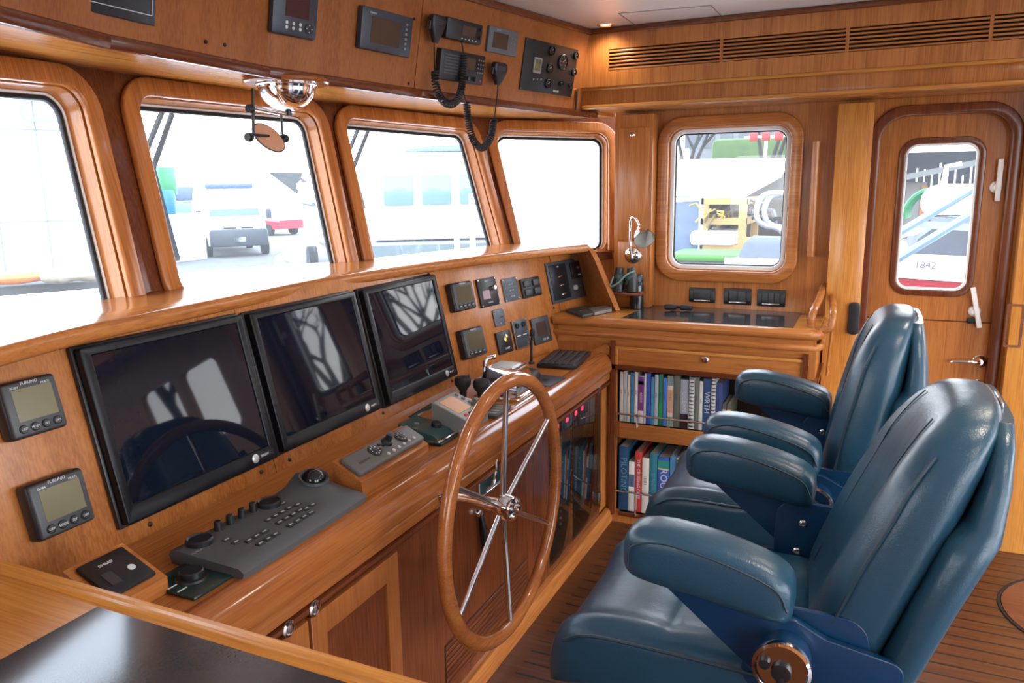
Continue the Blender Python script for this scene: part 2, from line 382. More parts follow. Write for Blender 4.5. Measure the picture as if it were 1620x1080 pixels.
tag(ws.build('wall_starboard'), **S)
cx = sum(p[0] for p in w5r)/4; cy = sum(p[1] for p in w5r)/4
W = empty('window_5', FS @ T(cx, cy, 0), **S); B = T(-cx, -cy, 0)
MB(B).plate(rpoly(offs(w5r, .056), .115, 10), [rpoly(offs(w5r, .004), .066, 10)], .001, .026, wood('x'), bev=.008).build('window_trim', W)
MB(B).plate(rpoly(offs(w5r, .012), .074, 8), [rpoly(w5r, .062, 8)], -.05, 0, wood('x')).build('reveal', W)
MB(B).plate(rpoly(offs(w5r, .004), .066, 10), [rpoly(offs(w5r, -.017), .046, 10)], -.030, -.012, WHT, bev=.003).build('white_seal', W)
MB(B).plate(rpoly(offs(w5r, -.014), .049, 10), [rpoly(offs(w5r, -.022), .042, 10)], -.040, -.026, BLK2, bev=.002).build('black_gasket', W)
MB(B).plate(rpoly(offs(w5r, -.016), .046, 8), [], -.040, -.036, CLEAR).build('pane', W)
# door
FD_ = FS @ T(0, 0, -.05)
D = empty('door_1', FD_ @ T(sy(-.237), 0, 0), **S); B = T(-sy(-.237), 0, 0)
z_split = loc(FS, 1470, 506, -.05).y
body = rpoly([(sy(Y_A)-.01, z_split+.002), (sy(Y_B)+.01, z_split+.002), (sy(Y_B)+.01, 1.775), (sy(Y_A)-.01, 1.775)], [.003, .003, .11, .11], 8)
MB(B).plate(body, [rpoly(offs(dw, .004), .05, 8)], -.04, 0, wood('y')).build('upper_leaf', D)
MB(B).plate([(sy(Y_A)-.01, .03), (sy(Y_B)+.01, .03), (sy(Y_B)+.01, z_split-.002), (sy(Y_A)-.01, z_split-.002)], [], -.04, 0, wood('y')).box((sy(-.237), z_split, -.034), (.5, .03, .01), BLK2).build('lower_leaf', D)  # dark strip added behind the split to hide daylight coming through
MB(B).plate(rpoly(offs(dw, .028), .07, 8), [rpoly(offs(dw, .003), .046, 8)], -.002, .008, wood('y', 1), bev=.003).build('glazing_trim', D)
MB(B).plate(rpoly(offs(dw, .004), .047, 8), [rpoly(offs(dw, -.005), .04, 8)], -.02, .004, WHT, bev=.002).build('white_seal', D)
MB(B).plate(rpoly(offs(dw, .002), .045, 8), [], -.022, -.018, CLEAR).build('pane', D)
# arched moulding round the door opening
MB(B @ T(0, 0, .05)).plate(rpoly([(sy(Y_A)-.028, .0), (sy(Y_B)+.028, .0), (sy(Y_B)+.028, 1.795), (sy(Y_A)-.028, 1.795)], [.003, .003, .13, .13], 8),
   [rpoly([(sy(Y_A)+.012, .02), (sy(Y_B)-.012, .02), (sy(Y_B)-.012, 1.755), (sy(Y_A)+.012, 1.755)], [.003, .003, .1, .1], 8)], -.045, .014, wood('y', 1), bev=.006).build('door_frame', D)
q = loc(FS, 1533, 571, -.05); k_ = MB(B)
def at(p): return (p.x, p.y)
hb = MB(B); hx, hy = at(loc(FS, 1549, 571, -.05))
hb.lathe([(.026, 0), (.026, .006), (.018, .012), (.012, .03), (0, .032)], CHR, T(hx, hy, 0)); hb.tube(crom([(hx, hy, .026), (hx-.03, hy, .034), (hx-.075, hy-.002, .032), (hx-.105, hy-.004, .03)]), [.009]*8+[.008]*8+[.007]*8+[.009], CHR, 10)
hb.build('lever_handle', D)
hx, hy = at(loc(FS, 1545, 608, -.05)); MB(B).lathe([(.022, 0), (.022, .006), (.013, .012), (.008, .02), (0, .021)], CHR, T(hx, hy, 0)).build('lock_cylinder', D)
for (bx, by), (tx, ty), (ex, ey) in (((1575, 296), (1584, 251), (1577, 318)), ((1541, 492), (1539, 454), (1549, 518))):
    q, t_, e_ = loc(FS, bx, by, -.05), loc(FS, tx, ty, -.03), loc(FS, ex, ey, -.03)
    l = MB(B); l.lathe([(.023, 0), (.023, .008), (.02, .014), (.012, .016), (.012, .026)], WHT, T(q.x, q.y, 0))
    dx = t_-e_; M_ = T((t_.x+e_.x)/2, (t_.y+e_.y)/2, .03) @ Matrix.Rotation(math.atan2(dx.y, dx.x), 4, 'Z')
    l.box((0, 0, 0), (dx.length, .019, .008), WHT, .003, M=M_); l.build('dog_latch', D)
for px, py, hgt in ((1601, 297, .075), (1541, 508, .022)):
    q = loc(FS, px, py, -.03); MB(B).box((q.x, q.y, .01 if hgt < .05 else .035), (.016 if hgt > .05 else .05, hgt, .014), BLK, .003).build('latch_keeper', D)
# posts and columns on the starboard wall
def col(name, y0, y1, xf, z0, z1, m):
    o = MB().box(((xf+WX)/2, (y0+y1)/2, (z0+z1)/2), (WX-xf+.002, abs(y1-y0), z1-z0), m, .004).build(name); return tag(o, **S)
col('trim_2', .022, .158, 3.52, 0, SOF-.002, wood('z', 2))
col('trim_3', -.515, -.72, 3.52, 0, SOF-.002, wood('z', 2))
cl = MB(); cl.box((3.553, 1.0, (CTZ+SOF)/2), (.104, .175, SOF-CTZ-.004), wood('z'), .004)
tag(cl.build('trim_4'), **S)
FC = frame((3.5005, 1.9, 0), -90, 0)
# recessed slide-door pull on the aft column
q = loc(frame((3.52, 1.9, 0), -90, 0), 1604, 515)
MB(frame((3.52, 1.9, 0), -90, 0)).plate(rr(.06, .17, .006, q.x, q.y), [rr(.044, .154, .004, q.x, q.y)], 0, .004, wood('y', 1)).build('trim_5')['kind'] = 'structure'
# header over the side wall with its ledge
hd = MB(); XH = 3.295
HB = onX(1180, 157, XH).z
hd.box(((XH+.03+WX)/2, -.85, (HB+1.90)/2), (WX-XH-.03, 4.1, 1.90-HB), wood('z'), .004)
hd.box(((XH+.012+WX)/2, -.85, 1.906), (WX-XH-.012, 4.1, .018), wood('y', 2), .006)
V0, V1 = loc(frame((XH, 1.9, 0), -90, 0), 963, 78), loc(frame((XH, 1.9, 0), -90, 0), 963, 112)
vz0, vz1, vy = V1.y, V0.y, 1.9-V0.x
FH = frame((XH, 1.9, 0), -90, 0)
hd.plate([(sy(1.25), 1.91), (sy(-2.9), 1.91), (sy(-2.9), CZ), (sy(1.25), CZ)], [[(sy(vy), vz0), (sy(-1.9), vz0), (sy(-1.9), vz1), (sy(vy), vz1)]], -.02, 0, wood('z'), M=FH)
hd.box(((XH+.04+WX)/2, -.85, 2.035), (WX-XH-.04, 4.1, .25), BLK2)
hd.box((XH+.024, -.85, HB+.006), (.03, 4.06, .016), wood('y', 2), .006)
hd.box((XH+.004, -.85, CZ-.012), (.03, 4.1, .022), wood('y', 1), .005)
tag(hd.build('wall_header'), **S)
vg = empty('air_grille', FH @ T(sy(-.35), (vz0+vz1)/2, 0), 'long slatted wooden air grille in the header above the starboard window', 'air vent')
B = T(-sy(-.35), -(vz0+vz1)/2, 0)
xa, xb = sy(vy), sy(-1.9)
ns = 6; ph = (vz1-vz0)/ns
for i in range(ns):
    MB(B).box(((xa+xb)/2, vz0+ph*(i+.42), -.008), (xb-xa, ph*.52, .014), wood('x'), .002).build('slat', vg)
for px in (1142, 1341, 1567):
    q = loc(FH, px, 60); MB(B).box((q.x, (vz0+vz1)/2, -.0085), (.012, vz1-vz0, .018), wood('y')).build('divider', vg)
# port and aft walls behind the camera, openings enlarged to let in daylight
FPt = frame((-.42, -2.9, 0), 90, 0)
pw = MB(FPt); pw.plate([(0, 0), (4.6, 0), (4.6, CZ), (0, CZ)], [rr(.6, .6, .08, 2.9+.95, 1.45), rr(1.7, 1.9, .08, 2.9-1.95, 1.0)], -.05, 0, wood('z')); tag(pw.build('wall_port'), **S)
FA = frame((3.7, -2.9, 0), 180, 0)
pa = MB(FA); pa.plate([(0, 0), (4.2, 0), (4.2, CZ), (0, CZ)], [rr(3.5, 1.9, .1, 2.05, 1.05)], -.05, 0, wood('z')); tag(pa.build('wall_aft'), **S)
# downlight
q0_ = onZ(958, 38, CZ)
def downlight(q, label, pw=14):
    dl = empty('downlight', Matrix.Translation((q[0], q[1], CZ)), label, 'ceiling light', 'recessed downlights in the headliner')
    MB().lathe([(.034, 0), (.036, -.004), (.030, -.007), (.022, -.003), (.022, 0)], CHR).build('rim', dl)
    MB().lathe([(.0215, -.001), (0, -.0015)], mat('lamp_lens', (.9, .8, .6), .3, emit=(1, .75, .45), es=2)).build('lens', dl)
    l = bpy.data.lights.new('lamp', 'SPOT'); l.energy = pw; l.color = (1, .88, .72); l.spot_size = R(150); l.spot_blend = .9; l.shadow_soft_size = .03
    lo = bpy.data.objects.new('lamp', l); COL.objects.link(lo); lo.parent = dl; lo.location = (0, 0, -.012)
downlight(q0_, 'small round chrome rimmed downlight in the off white ceiling beside the air grille', 2.5)
for x_, y_ in ((1.5, -.5), (2.6, -.5), (.5, -.9), (2.0, -1.7), (3.0, -1.7)): downlight((x_, y_), 'added unseen downlight aft of the helm chairs, for warm fill light')  # extra lamps added out of view to light walls and floor warmly
q1, q2, q3, q4 = onZ(978, 21, CZ), onZ(1007, 41, CZ), onZ(1143, 26, CZ), onZ(1125, 8, CZ)
MB().plate([(q1.x, q1.y), (q2.x, q2.y), (q3.x, q3.y), (q4.x, q4.y)], [[tuple(Vector(p[:2])*.985+Vector(((q1.x+q3.x)/2, (q1.y+q3.y)/2))*.015) for p in (q1, q2, q3, q4)]], CZ-.002, CZ, mat('hatch_line', (.2, .19, .16), .6)).build('trim_6')['kind'] = 'structure'
# ================================================================ DASHBOARD
PT = 13.0
PY0 = 1.362
PJ = 2.43
FP1 = frame((0, PY0, DKZ), 0, PT)
FP2 = frame((PJ, PY0, DKZ), -9, PT)
FDK = frame((0, 0, DKZ), 0, 90)
L2 = (3.545-PJ)/math.cos(R(9))
HP = (DZ-DKZ-.01)/math.cos(R(PT))
db = empty('dashboard', Matrix.Translation((1.9, 1.4, DKZ)), 'long curved cherry wood dashboard shelf with sloping instrument panel under the windshield', 'dashboard')
D0 = Matrix.Translation((-1.9, -1.4, -DKZ))
p = MB(D0)
p.box(((PJ-.35)/2, HP/2, -.012), (PJ+.35, HP, .024), wood('z'), M=FP1)
p.box((L2/2, HP/2, -.012), (L2+.004, HP, .024), wood('z'), M=FP2)
p.build('instrument_panel', db)
# panel screws and seams
for px, py, F in ((237, 829, FP1), (413, 746, FP1), (458, 727, FP1), (606, 653, FP1), (715, 602, FP1), (741, 594, FP2), (876, 487, FP2), (933, 474, FP2)):
    q = loc(F, px, py); MB(D0).lathe([(.0055, 0), (.0055, .002), (.003, .0035), (0, .0035)], mat('dark_screw', (.03, .02, .015), .4, .6), M=F @ T(q.x, q.y, 0), n=12).build('screw', db)
q = loc(FP1, 437, 745); se = MB(D0); se.box((q.x, HP/2, .0004), (.0016, HP, .0008), wood('z', 1), M=FP1); se.build('panel_seam', db); se = MB(D0); q = loc(FP2, 876, 440); se.box((q.x, HP/2, .0004), (.0016, HP, .0008), wood('z', 1), M=FP2)
se.build('panel_seam', db)
# shelf on top, its lip a shallow curve in plan
lipq = [(-.45, .95), (.35, 1.20), (.825, 1.356), (1.02, 1.405), (1.256, 1.43), (1.6, 1.455), (1.93, 1.465), (2.44, 1.40), (3.0, 1.263), (3.29, 1.172)]
lip = [tuple(v[:2]) for v in crom([(a, b_, 0) for a, b_ in lipq], 5)]
endc = [(3.34, 1.155), (3.37, 1.175), (3.385, 1.22)]
back = [tuple(wofs(k, DZ)) for k in range(len(WB)-1)]
sh = MB(D0)
WBx = [(p_[0], p_[1]+.03) for p_ in back]
sh.plate(lip+endc+[(3.50, 1.30)]+[(3.29, 1.54)]+list(reversed(WBx))[1:], [], DZ-.036, DZ, wood('x', 0, .1), bev=.012, res=3)
sh.build('shelf_top', db)
ec = MB(D0)
E_ = [Vector(p_) for p_ in ((3.378, 1.038, CTZ+.001), (3.362, 1.135, 1.17), (3.360, 1.155, 1.205), (3.366, 1.18, 1.224), (3.380, 1.21, 1.230), (3.518, 1.315, 1.230), (3.548, 1.245, CTZ+.001))]
ec.loft([E_, [p_+Vector((.022, -.016, 0)) for p_ in E_]], wood('z'))
ec.build('end_panel', db)

# ---- desk in front of the panel
dk = empty('helm_desk', Matrix.Translation((1.8, 1.15, DKZ)), 'narrow cherry wood helm desk ledge with rounded moulded front edge below the monitors', 'desk')
D1 = Matrix.Translation((-1.8, -1.15, -DKZ))
XC, YC = 3.188, 1.012   # side cabinet face, helm cabinet face
MB(D1).plate([(.71, 1.04), (XC, 1.04), (XC, 1.245), (PJ, 1.365), (.71, 1.365)], [], DKZ-.03, DKZ, wood('x', 0, .16)).build('desk_top', dk)
prof = [(1.043, .782), (1.030, .784), (1.014, .778), (.998, .760), (.989, .738), (.986, .716), (.990, .704), (1.000, .700), (.996, .694), (.996, .668), (1.004, .662), (1.043, .662)]
rl = MB(D1); rl.strip(list(reversed(prof)), [T(.71, 0, 0), T(XC-.001, 0, 0)], wood('x', 3, .14))
rl.build('edge_moulding', dk, sharp=30)
rl = MB(D1); rl.box(((XC+.71)/2, 1.008, .652), (XC-.71, .03, .014), wood('x', 1), .004); rl.build('lower_bead', dk)
# raised corner block where the moulding meets the side cabinet
MB(D1).plate(rpoly([(1.0, .775), (1.10, .775), (1.06, .80), (1.0, .83)], [.003, .01, .02, .02]), [], -.012, .0, wood('y'), M=Matrix(((0, 0, 1, XC-.001), (1, 0, 0, 0), (0, 1, 0, 0), (0, 0, 0, 1)))).build('corner_block', dk)

# ---- helm cabinet below (dark panels, doors, glass doors, louvre)
FB = frame((0, YC, 0), 0, 0)
hc = empty('helm_cabinet', Matrix.Translation((1.6, YC, 0)), 'long dark wood cabinet under the helm desk behind the steering wheel', 'cabinet')
D2 = Matrix.Translation((-1.6, -YC, 0))
gx0, gx1 = loc(FB, 869, 800).x, loc(FB, 949, 700).x
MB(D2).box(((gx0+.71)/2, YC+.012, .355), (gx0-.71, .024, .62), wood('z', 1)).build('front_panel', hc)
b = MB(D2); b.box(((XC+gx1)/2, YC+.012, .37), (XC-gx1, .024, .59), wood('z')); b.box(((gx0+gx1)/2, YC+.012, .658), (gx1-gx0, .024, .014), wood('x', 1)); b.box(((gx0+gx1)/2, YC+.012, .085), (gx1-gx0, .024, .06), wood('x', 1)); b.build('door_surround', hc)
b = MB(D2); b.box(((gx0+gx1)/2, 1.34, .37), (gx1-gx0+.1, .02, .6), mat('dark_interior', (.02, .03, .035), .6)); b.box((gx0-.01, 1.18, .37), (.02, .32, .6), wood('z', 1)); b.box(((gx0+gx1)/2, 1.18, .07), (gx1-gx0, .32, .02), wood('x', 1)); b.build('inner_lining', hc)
b = MB(D2); b.strip([(.985, 0), (.985, .05), (.992, .062), (1.012, .065), (1.012, 0)], [T(.71, 0, 0), T(XC, 0, 0)], wood('x')); b.build('plinth', hc)
MB(D2).box(((XC+.71)/2, 1.2, .03), (XC-.71, .35, .05), wood('x', 1)).build('cabinet_floor', hc)
# framed door, narrow door and their push button latches
fx0, fx1 = loc(FB, 415, 1010).x, loc(FB, 478, 985).x
def framed(x0, x1, z0, z1, name):
    z1 = .632
    d_ = MB(D2 @ FB).plate([(x0, z0), (x1, z0), (x1, z1), (x0, z1)], [[(x0+.05, z0+.05), (x1-.05, z0+.05), (x1-.05, z1-.06), (x0+.05, z1-.06)]], .0, .016, wood('z', 3), bev=.003)
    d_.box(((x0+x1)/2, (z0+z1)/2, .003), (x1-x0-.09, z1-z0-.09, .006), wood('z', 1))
    return d_.build(name, hc)
dx0 = loc(FB, 482, 970).x; dx1 = loc(FB, 622, 900).x
d1 = framed(dx0, dx1, .10, .64, 'door')
d2 = framed(dx0-.2, dx0-.008, .10, .64, 'door')
for (px, py), dd in (((497, 962), d1), ((456, 994), d2)):
    q = loc(FB, px, py, .016); MB(D2 @ FB @ T(q.x, q.y, .016)).lathe([(.017, 0), (.017, .003), (.012, .005), (.010, .002), (.008, .002), (.008, .006), (0, .007)], CHR).build('push_latch', dd)
# glass doors
GD = glass_mat('cabinet_glass', .01, (.6, .68, .68), .12)
mid = loc(FB, 904, 780).x
for a, c in ((gx0+.004, mid-.003), (mid+.003, gx1-.004)):
    g = MB(D2 @ FB).box(((a+c)/2, .372, .004), (c-a, .545, .006), mat('smoked_cabinet_glass', (.02, .03, .035), .03, spec=.6) if False else GD, .002).build('glass_door', hc)
for px, py in ((946, 612), (946, 784)):
    q = loc(FB, px, py); MB(D2 @ FB).box((q.x-.012, q.y, .008), (.026, .045, .012), STL, .003).build('hinge', hc)
# louvre low on the panel
lv = [loc(FB, *p_) for p_ in ((705, 1075), (833, 952), (833, 893), (705, 1040))]
lx0, lx1 = lv[0].x, lv[1].x; lz0, lz1 = (lv[0].y+lv[1].y)/2, (lv[2].y+lv[3].y)/2
lz0, lz1 = .10, .235
b = MB(D2 @ FB); b.box(((lx0+lx1)/2, (lz0+lz1)/2, .001), (lx1-lx0, lz1-lz0, .002), BLK2)
for i in range(8): b.box(((lx0+lx1)/2, lz0+(i+.5)*(lz1-lz0)/8, .002), (lx1-lx0, (lz1-lz0)/8*.74, .006), wood('x', 1), .001)
b.build('louvre', hc)
# recessed chrome framed service box with its lever handle
q = fit(FB, [(755, 734), (795, 712), (795, 768), (755, 784)])
sb = MB(D2 @ q[0]); sw, shh = q[1], q[2]
sb.plate(rr(sw, shh, .02), [rr(sw-.014, shh-.014, .014)], 0, .006, CHR, bev=.002); sb.plate(rr(sw-.012, shh-.012, .014), [], 0, .001, mat('teal_recess', (.02, .06, .07), .15))
sb.tube([(-.03, -.04, .004), (-.02, -.02, .02), (.0, .02, .022), (.02, .045, .01)], .006, CHR, 8); sb.tube([(.02, .01, .01), (.045, .012, .012)], .004, CHR, 8)
sb.build('service_box', hc)
q = loc(FB, 753, 811); b = MB(D2 @ FB @ T(q.x, q.y, 0)); b.lathe([(.013, 0), (.013, .012), (.010, .018), (0, .02)], CHR)
b.tube([(0, 0, .016), (.006, -.05, .02), (.014, -.12, .018), (.02, -.155, .012)], [.008, .013, .009, .003], mat('black_handle', (.01, .01, .012), .25), 10); b.build('drop_handle', hc)
# electrical panel seen through the glass
ep = empty('circuit_breaker_panel', Matrix.Translation(((gx0+gx1)/2, 1.07, .38)), 'dark breaker panel with glowing red digits behind the glass cabinet doors', 'electrical panel')
FE = T(0, 0, 0) @ frame((0, 0, 0), 0, 0)
ww = gx1-gx0-.06
MB(FE).box((0, 0, -.02), (ww*.98, .52, .03), mat('dark_teal_panel', (.008, .032, .038), .35), .004).build('housing', ep)
MB(FE).box((0, .192, .001), (ww*.9, .05, .006), BLK, .002).build('meter_strip', ep)
LED = mat('red_led_digits', (.3, 0, 0), .4, emit=(1, .015, .05), es=9)
for i, px in enumerate((882, 897, 911, 921)):
    u = onY(px, 655, 1.065).x-(gx0+gx1)/2
    d_ = MB(FE); d_.box((u, .192, .004), (.034, .03, .002), mat('led_window', (.12, .0, .01), .3)); d_.text('88', .026, LED, T(u, .192, .0055)); d_.build('red_display', ep)
for c in range(3):
    s_ = MB(FE)
    for k in range(15): s_.box((-ww*.33+c*ww*.25, .140-k*.026, .004), (.010, .009, .01), mat('switch_grey', (.28, .36, .36), .4), .002)
    s_.build('switch_row', ep)
# ================================================================ STARBOARD CABINET
CY0, CY1 = .165, 1.30
sc_ = empty('side_cabinet', Matrix.Translation((XC, .6, 0)), 'cherry wood cabinet with drawer and open bookshelves under the starboard window', 'cabinet')
D3 = Matrix.Translation((-XC, -.6, 0))
FSC = frame((XC, 1.9, 0), -90, 0)
bz = [.055, loc(FSC, 1020, 696).y, loc(FSC, 1020, 672).y, loc(FSC, 1060, 590).y, loc(FSC, 1100, 558).y]
ix0, ix1 = loc(FSC, 975, 640).x, loc(FSC, 1268, 600).x
# carcass
c = MB(D3)
c.box(((XC+WX)/2, CY0+.012, .44), (WX-XC-.002, .024, .86), wood('z'), .003)
c.plate([(sy(CY1), .0), (sy(CY0), .0), (sy(CY0), .90), (sy(CY1), .90)], [[(ix0, bz[0]), (ix1, bz[0]), (ix1, bz[1]), (ix0, bz[1])], [(ix0, bz[2]), (ix1, bz[2]), (ix1, bz[3]), (ix0, bz[3])]], -.022, 0, wood('z'), M=FSC)
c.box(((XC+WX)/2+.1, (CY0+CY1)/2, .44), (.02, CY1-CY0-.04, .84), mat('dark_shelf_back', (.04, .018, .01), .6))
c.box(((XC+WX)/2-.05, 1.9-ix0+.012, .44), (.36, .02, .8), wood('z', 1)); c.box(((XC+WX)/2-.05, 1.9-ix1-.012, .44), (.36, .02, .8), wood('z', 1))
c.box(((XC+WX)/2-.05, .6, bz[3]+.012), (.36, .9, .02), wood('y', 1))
c.build('carcass', sc_)
MB(D3).box(((XC+WX)/2-.045, .56, (bz[1]+bz[2])/2), (.345, ix1-ix0+.03, bz[2]-bz[1]), wood('y'), .003).build('shelf', sc_)
MB(D3).box(((XC+WX)/2-.045, .56, bz[0]-.01), (.345, ix1-ix0+.03, .02), wood('y', 1), .002).build('bottom_board', sc_)
dz0, dz1 = loc(FSC, 1070, 589).y+.006, loc(FSC, 1070, 554).y
dr = MB(D3 @ FSC); dr.plate([(ix0-.002, dz0), (ix1+.01, dz0), (ix1+.01, dz1), (ix0-.002, dz1)], [], 0, .012, wood('y'), bev=.003)
dr.plate([(ix0-.004, dz0-.002), (ix1+.012, dz0-.002), (ix1+.012, dz1+.002), (ix0-.004, dz1+.002)], [[(ix0+.008, dz0+.01), (ix1-.002, dz0+.01), (ix1-.002, dz1-.01), (ix0+.008, dz1-.01)]], 0, .017, wood('y', 2), bev=.002)
dr = dr.build('drawer', sc_)
q = loc(FSC, 1115, 569, .012); MB(D3 @ FSC @ T(q.x, q.y, .012)).lathe([(.016, 0), (.016, .005), (.012, .010), (0, .012)], CHR).build('push_knob', dr)
for za, zb, py0, px0 in ((bz[2], 0, 654, 980), (bz[0], 0, 776, 980)):
    rz = loc(FSC, px0, py0, .01).y
    r_ = MB(D3 @ FSC); r_.tube([(ix0+.002, rz, .012), (ix1-.002, rz, .012)], .0045, STL, 8)
    for u in (loc(FSC, 1008, 660, .01).x, ix1-.15): r_.tube([(u, rz, .012), (u, za-.012, .012)], .004, CHR, 8); r_.lathe([(.007, -.004), (.007, .004)], CHR, T(u, rz, .012), 10)
    r_.build('book_rail', sc_)
# counter top with moulded nose, rounded at its aft corner
ct = empty('side_counter', Matrix.Translation(((XC+WX)/2, .6, CTZ)), 'cherry wood counter top with thick rounded edge and dark laminate inset', 'counter')
D4 = Matrix.Translation((-(XC+WX)/2, -.6, -CTZ))
def counter_out(d_): return [(WX-.003, CY1+.0), (XC-d_, CY1), (XC-d_, CY0-.01), (WX-.003, CY0-.01)]
c = MB(D4)
c.plate(rpoly([(XC-.004, 1.30), (XC-.004, CY0-.012), (WX-.003, CY0-.012), (WX-.003, 1.13), (3.40, 1.34), (3.25, 1.34)], [.002, .05, .01, .01, .01, .01]), [], CTZ-.03, CTZ, wood('y', 2, .15), bev=.01, res=3)
c.build('worktop', ct)
def nose(zc_, r_, x, name, t_=0):
    pts = [(x, 1.262, zc_), (x, .7, zc_), (x, CY0+.03, zc_), (x+.012, CY0+.002, zc_), (x+.04, CY0-.01, zc_), (x+.2, CY0-.01, zc_), (WX-.01, CY0-.01, zc_)]
    MB(D4).tube(pts, r_, wood('y', t_), 14).build(name, ct)
nose(CTZ-.022, .021, XC-.002, 'edge_moulding'); nose(CTZ-.075, .015, XC+.001, 'edge_moulding')
MB(D4).box((XC+.004, (1.262+CY0)/2, CTZ-.07), (.02, 1.262-CY0-.04, .09), wood('y')).build('fascia_board', ct)
LAM = mat('dark_laminate', (.035, .036, .038), .12, spec=.6, noise=.25, nscale=300)
li = [onZ(*p_, CTZ) for p_ in ((1028, 483), (984, 502), (1268, 520), (1272, 493))]
li = [(li[0].x, li[0].y), (XC+.012, onZ(985, 502, CTZ).y), (XC+.012, CY0+.09), (WX-.006, CY0+.09), (WX-.006, 1.9-loc(FS, 1030, 480).x)]
MB(D4).plate(li, [], CTZ+.0002, CTZ+.0016, LAM).build('laminate_inset', ct)
# curved wooden fiddle rail at the aft end
fr_ = MB(D4)
P_ = [(XC+.05, CY0+.028, CTZ+.0), (XC+.05, CY0+.025, CTZ+.045), (XC+.09, CY0+.02, CTZ+.072), (XC+.2, CY0+.012, CTZ+.09), (WX-.04, CY0+.008, CTZ+.12), (WX-.012, CY0+.006, CTZ+.125)]
fr_.tube(crom(P_, 6), .015, wood('y'), 12); fr_.build('fiddle_rail', ct)
fr_ = MB(D4); P_ = [(XC+.03, CY0-.012, CTZ-.01), (XC+.03, CY0-.045, CTZ+.01), (XC+.05, CY0-.05, CTZ+.06), (XC+.16, CY0-.045, CTZ+.07), (WX-.05, CY0-.03, CTZ+.09), (WX-.012, CY0-.02, CTZ+.10)]
fr_.tube(crom(P_, 6), .014, wood('y'), 12)
fr_.tube([(XC+.05, CY0-.05, CTZ-.01), (XC+.1, CY0-.04, CTZ-.2)], .006, wood('z'), 8); fr_.build('grab_rail', ct)

# ---- books
BKC = [((.42, .44, .42), 'grey speckled paper spine'), ((.36, .37, .36), 'mottled grey spine'), ((.45, .45, .42), 'pale grey spine'), ((.04, .16, .28), 'teal blue spine'), ((.5, .5, .46), 'cream white spine'), ((.2, .05, .25), 'purple and white spine'),
 ((.5, .5, .5), 'narrow white spine'), ((.03, .07, .32), 'royal blue spine'), ((.05, .2, .33), 'petrol blue spine'), ((.3, .36, .42), 'pale blue spine'), ((.02, .16, .08), 'blue and green spine'), ((.05, .14, .45), 'bright blue spine'), ((.5, .42, .36), 'off white spine with beige block'),
 ((.1, .11, .09), 'dark olive spine'), ((.27, .31, .36), 'steel grey spine with dark foot'), ((.55, .55, .55), 'white spiral bound spine'), ((.12, .13, .12), 'dark charcoal spine'), ((.5, .5, .46), 'ivory spine'), ((.02, .06, .16), 'navy spine lettered WRTH'), ((.5, .5, .5), 'white comb bound spine'), ((.03, .05, .15), 'deep navy spine'), ((.06, .06, .06), 'black spine with gold marks'), ((.07, .07, .05), 'short black spine with gold bands')]
WID = [.016, .016, .013, .017, .016, .026, .009, .019, .015, .017, .018, .018, .026, .028, .036, .024, .018, .016, .032, .02, .026, .018, .018]
TXM = mat('spine_ink', (.03, .03, .05), .6)
PAG = mat('page_edges', (.55, .5, .4), .8)
def book(u, w_, h_, dep, z0, colr, label, grp, text=None, txc=None, lean=0, spiral=False, blocks=(), ts=.014, zb=.0):
    F = FSC @ T(u+w_/2, z0, -.012-zb) @ Rz(lean)
    bk = empty('book', F, label, 'book', grp)
    colr = tuple(min(.8, c_*1.5) for c_ in colr); cm = mat('cover_'+'_'.join('%02d' % int(c_*99) for c_ in colr), colr, .45, noise=.12, nscale=60)
    c = MB(); c.box((0, h_/2, -.002), (w_-.001, h_, .004), cm, .0012); c.box((-w_/2+.0012, h_/2, -dep/2), (.0016, h_, dep), cm); c.box((w_/2-.0012, h_/2, -dep/2), (.0016, h_, dep), cm)
    for (z_, hh_, bc) in blocks: c.box((0, z_*h_, .0002), (w_-.002, hh_*h_, .0012), mat('blk'+'_'.join('%02d' % int(k*99) for k in bc), bc, .5))
    if text: c.text(text, ts, txc or TXM, T(0, h_*.55, .0008) @ Rz(-90))
    else: c.text(random.choice(['CRUISING GUIDE', 'SAILING NOTES', 'PILOT BOOK', 'TIDE TABLES', 'COAST GUIDE']) if False else '| || ||| |', w_*.5, TXM, T(0, h_*.6, .0008) @ Rz(-90))
    c.build('cover', bk)
    MB().box((0, h_/2, -dep/2-.002), (w_-.005, h_-.006, dep-.006), PAG).build('pages', bk)
    if spiral:
        s_ = MB()
        for k in range(int(h_/.008)): s_.lathe([(w_*.42, -.001), (w_*.42, .001)], BLK if k % 2 else WHT, T(0, .006+k*.008, .002) @ Rx(90), 10)
        s_.build('spiral_binding', bk)
    return bk
u = ix0+.012; used = set()
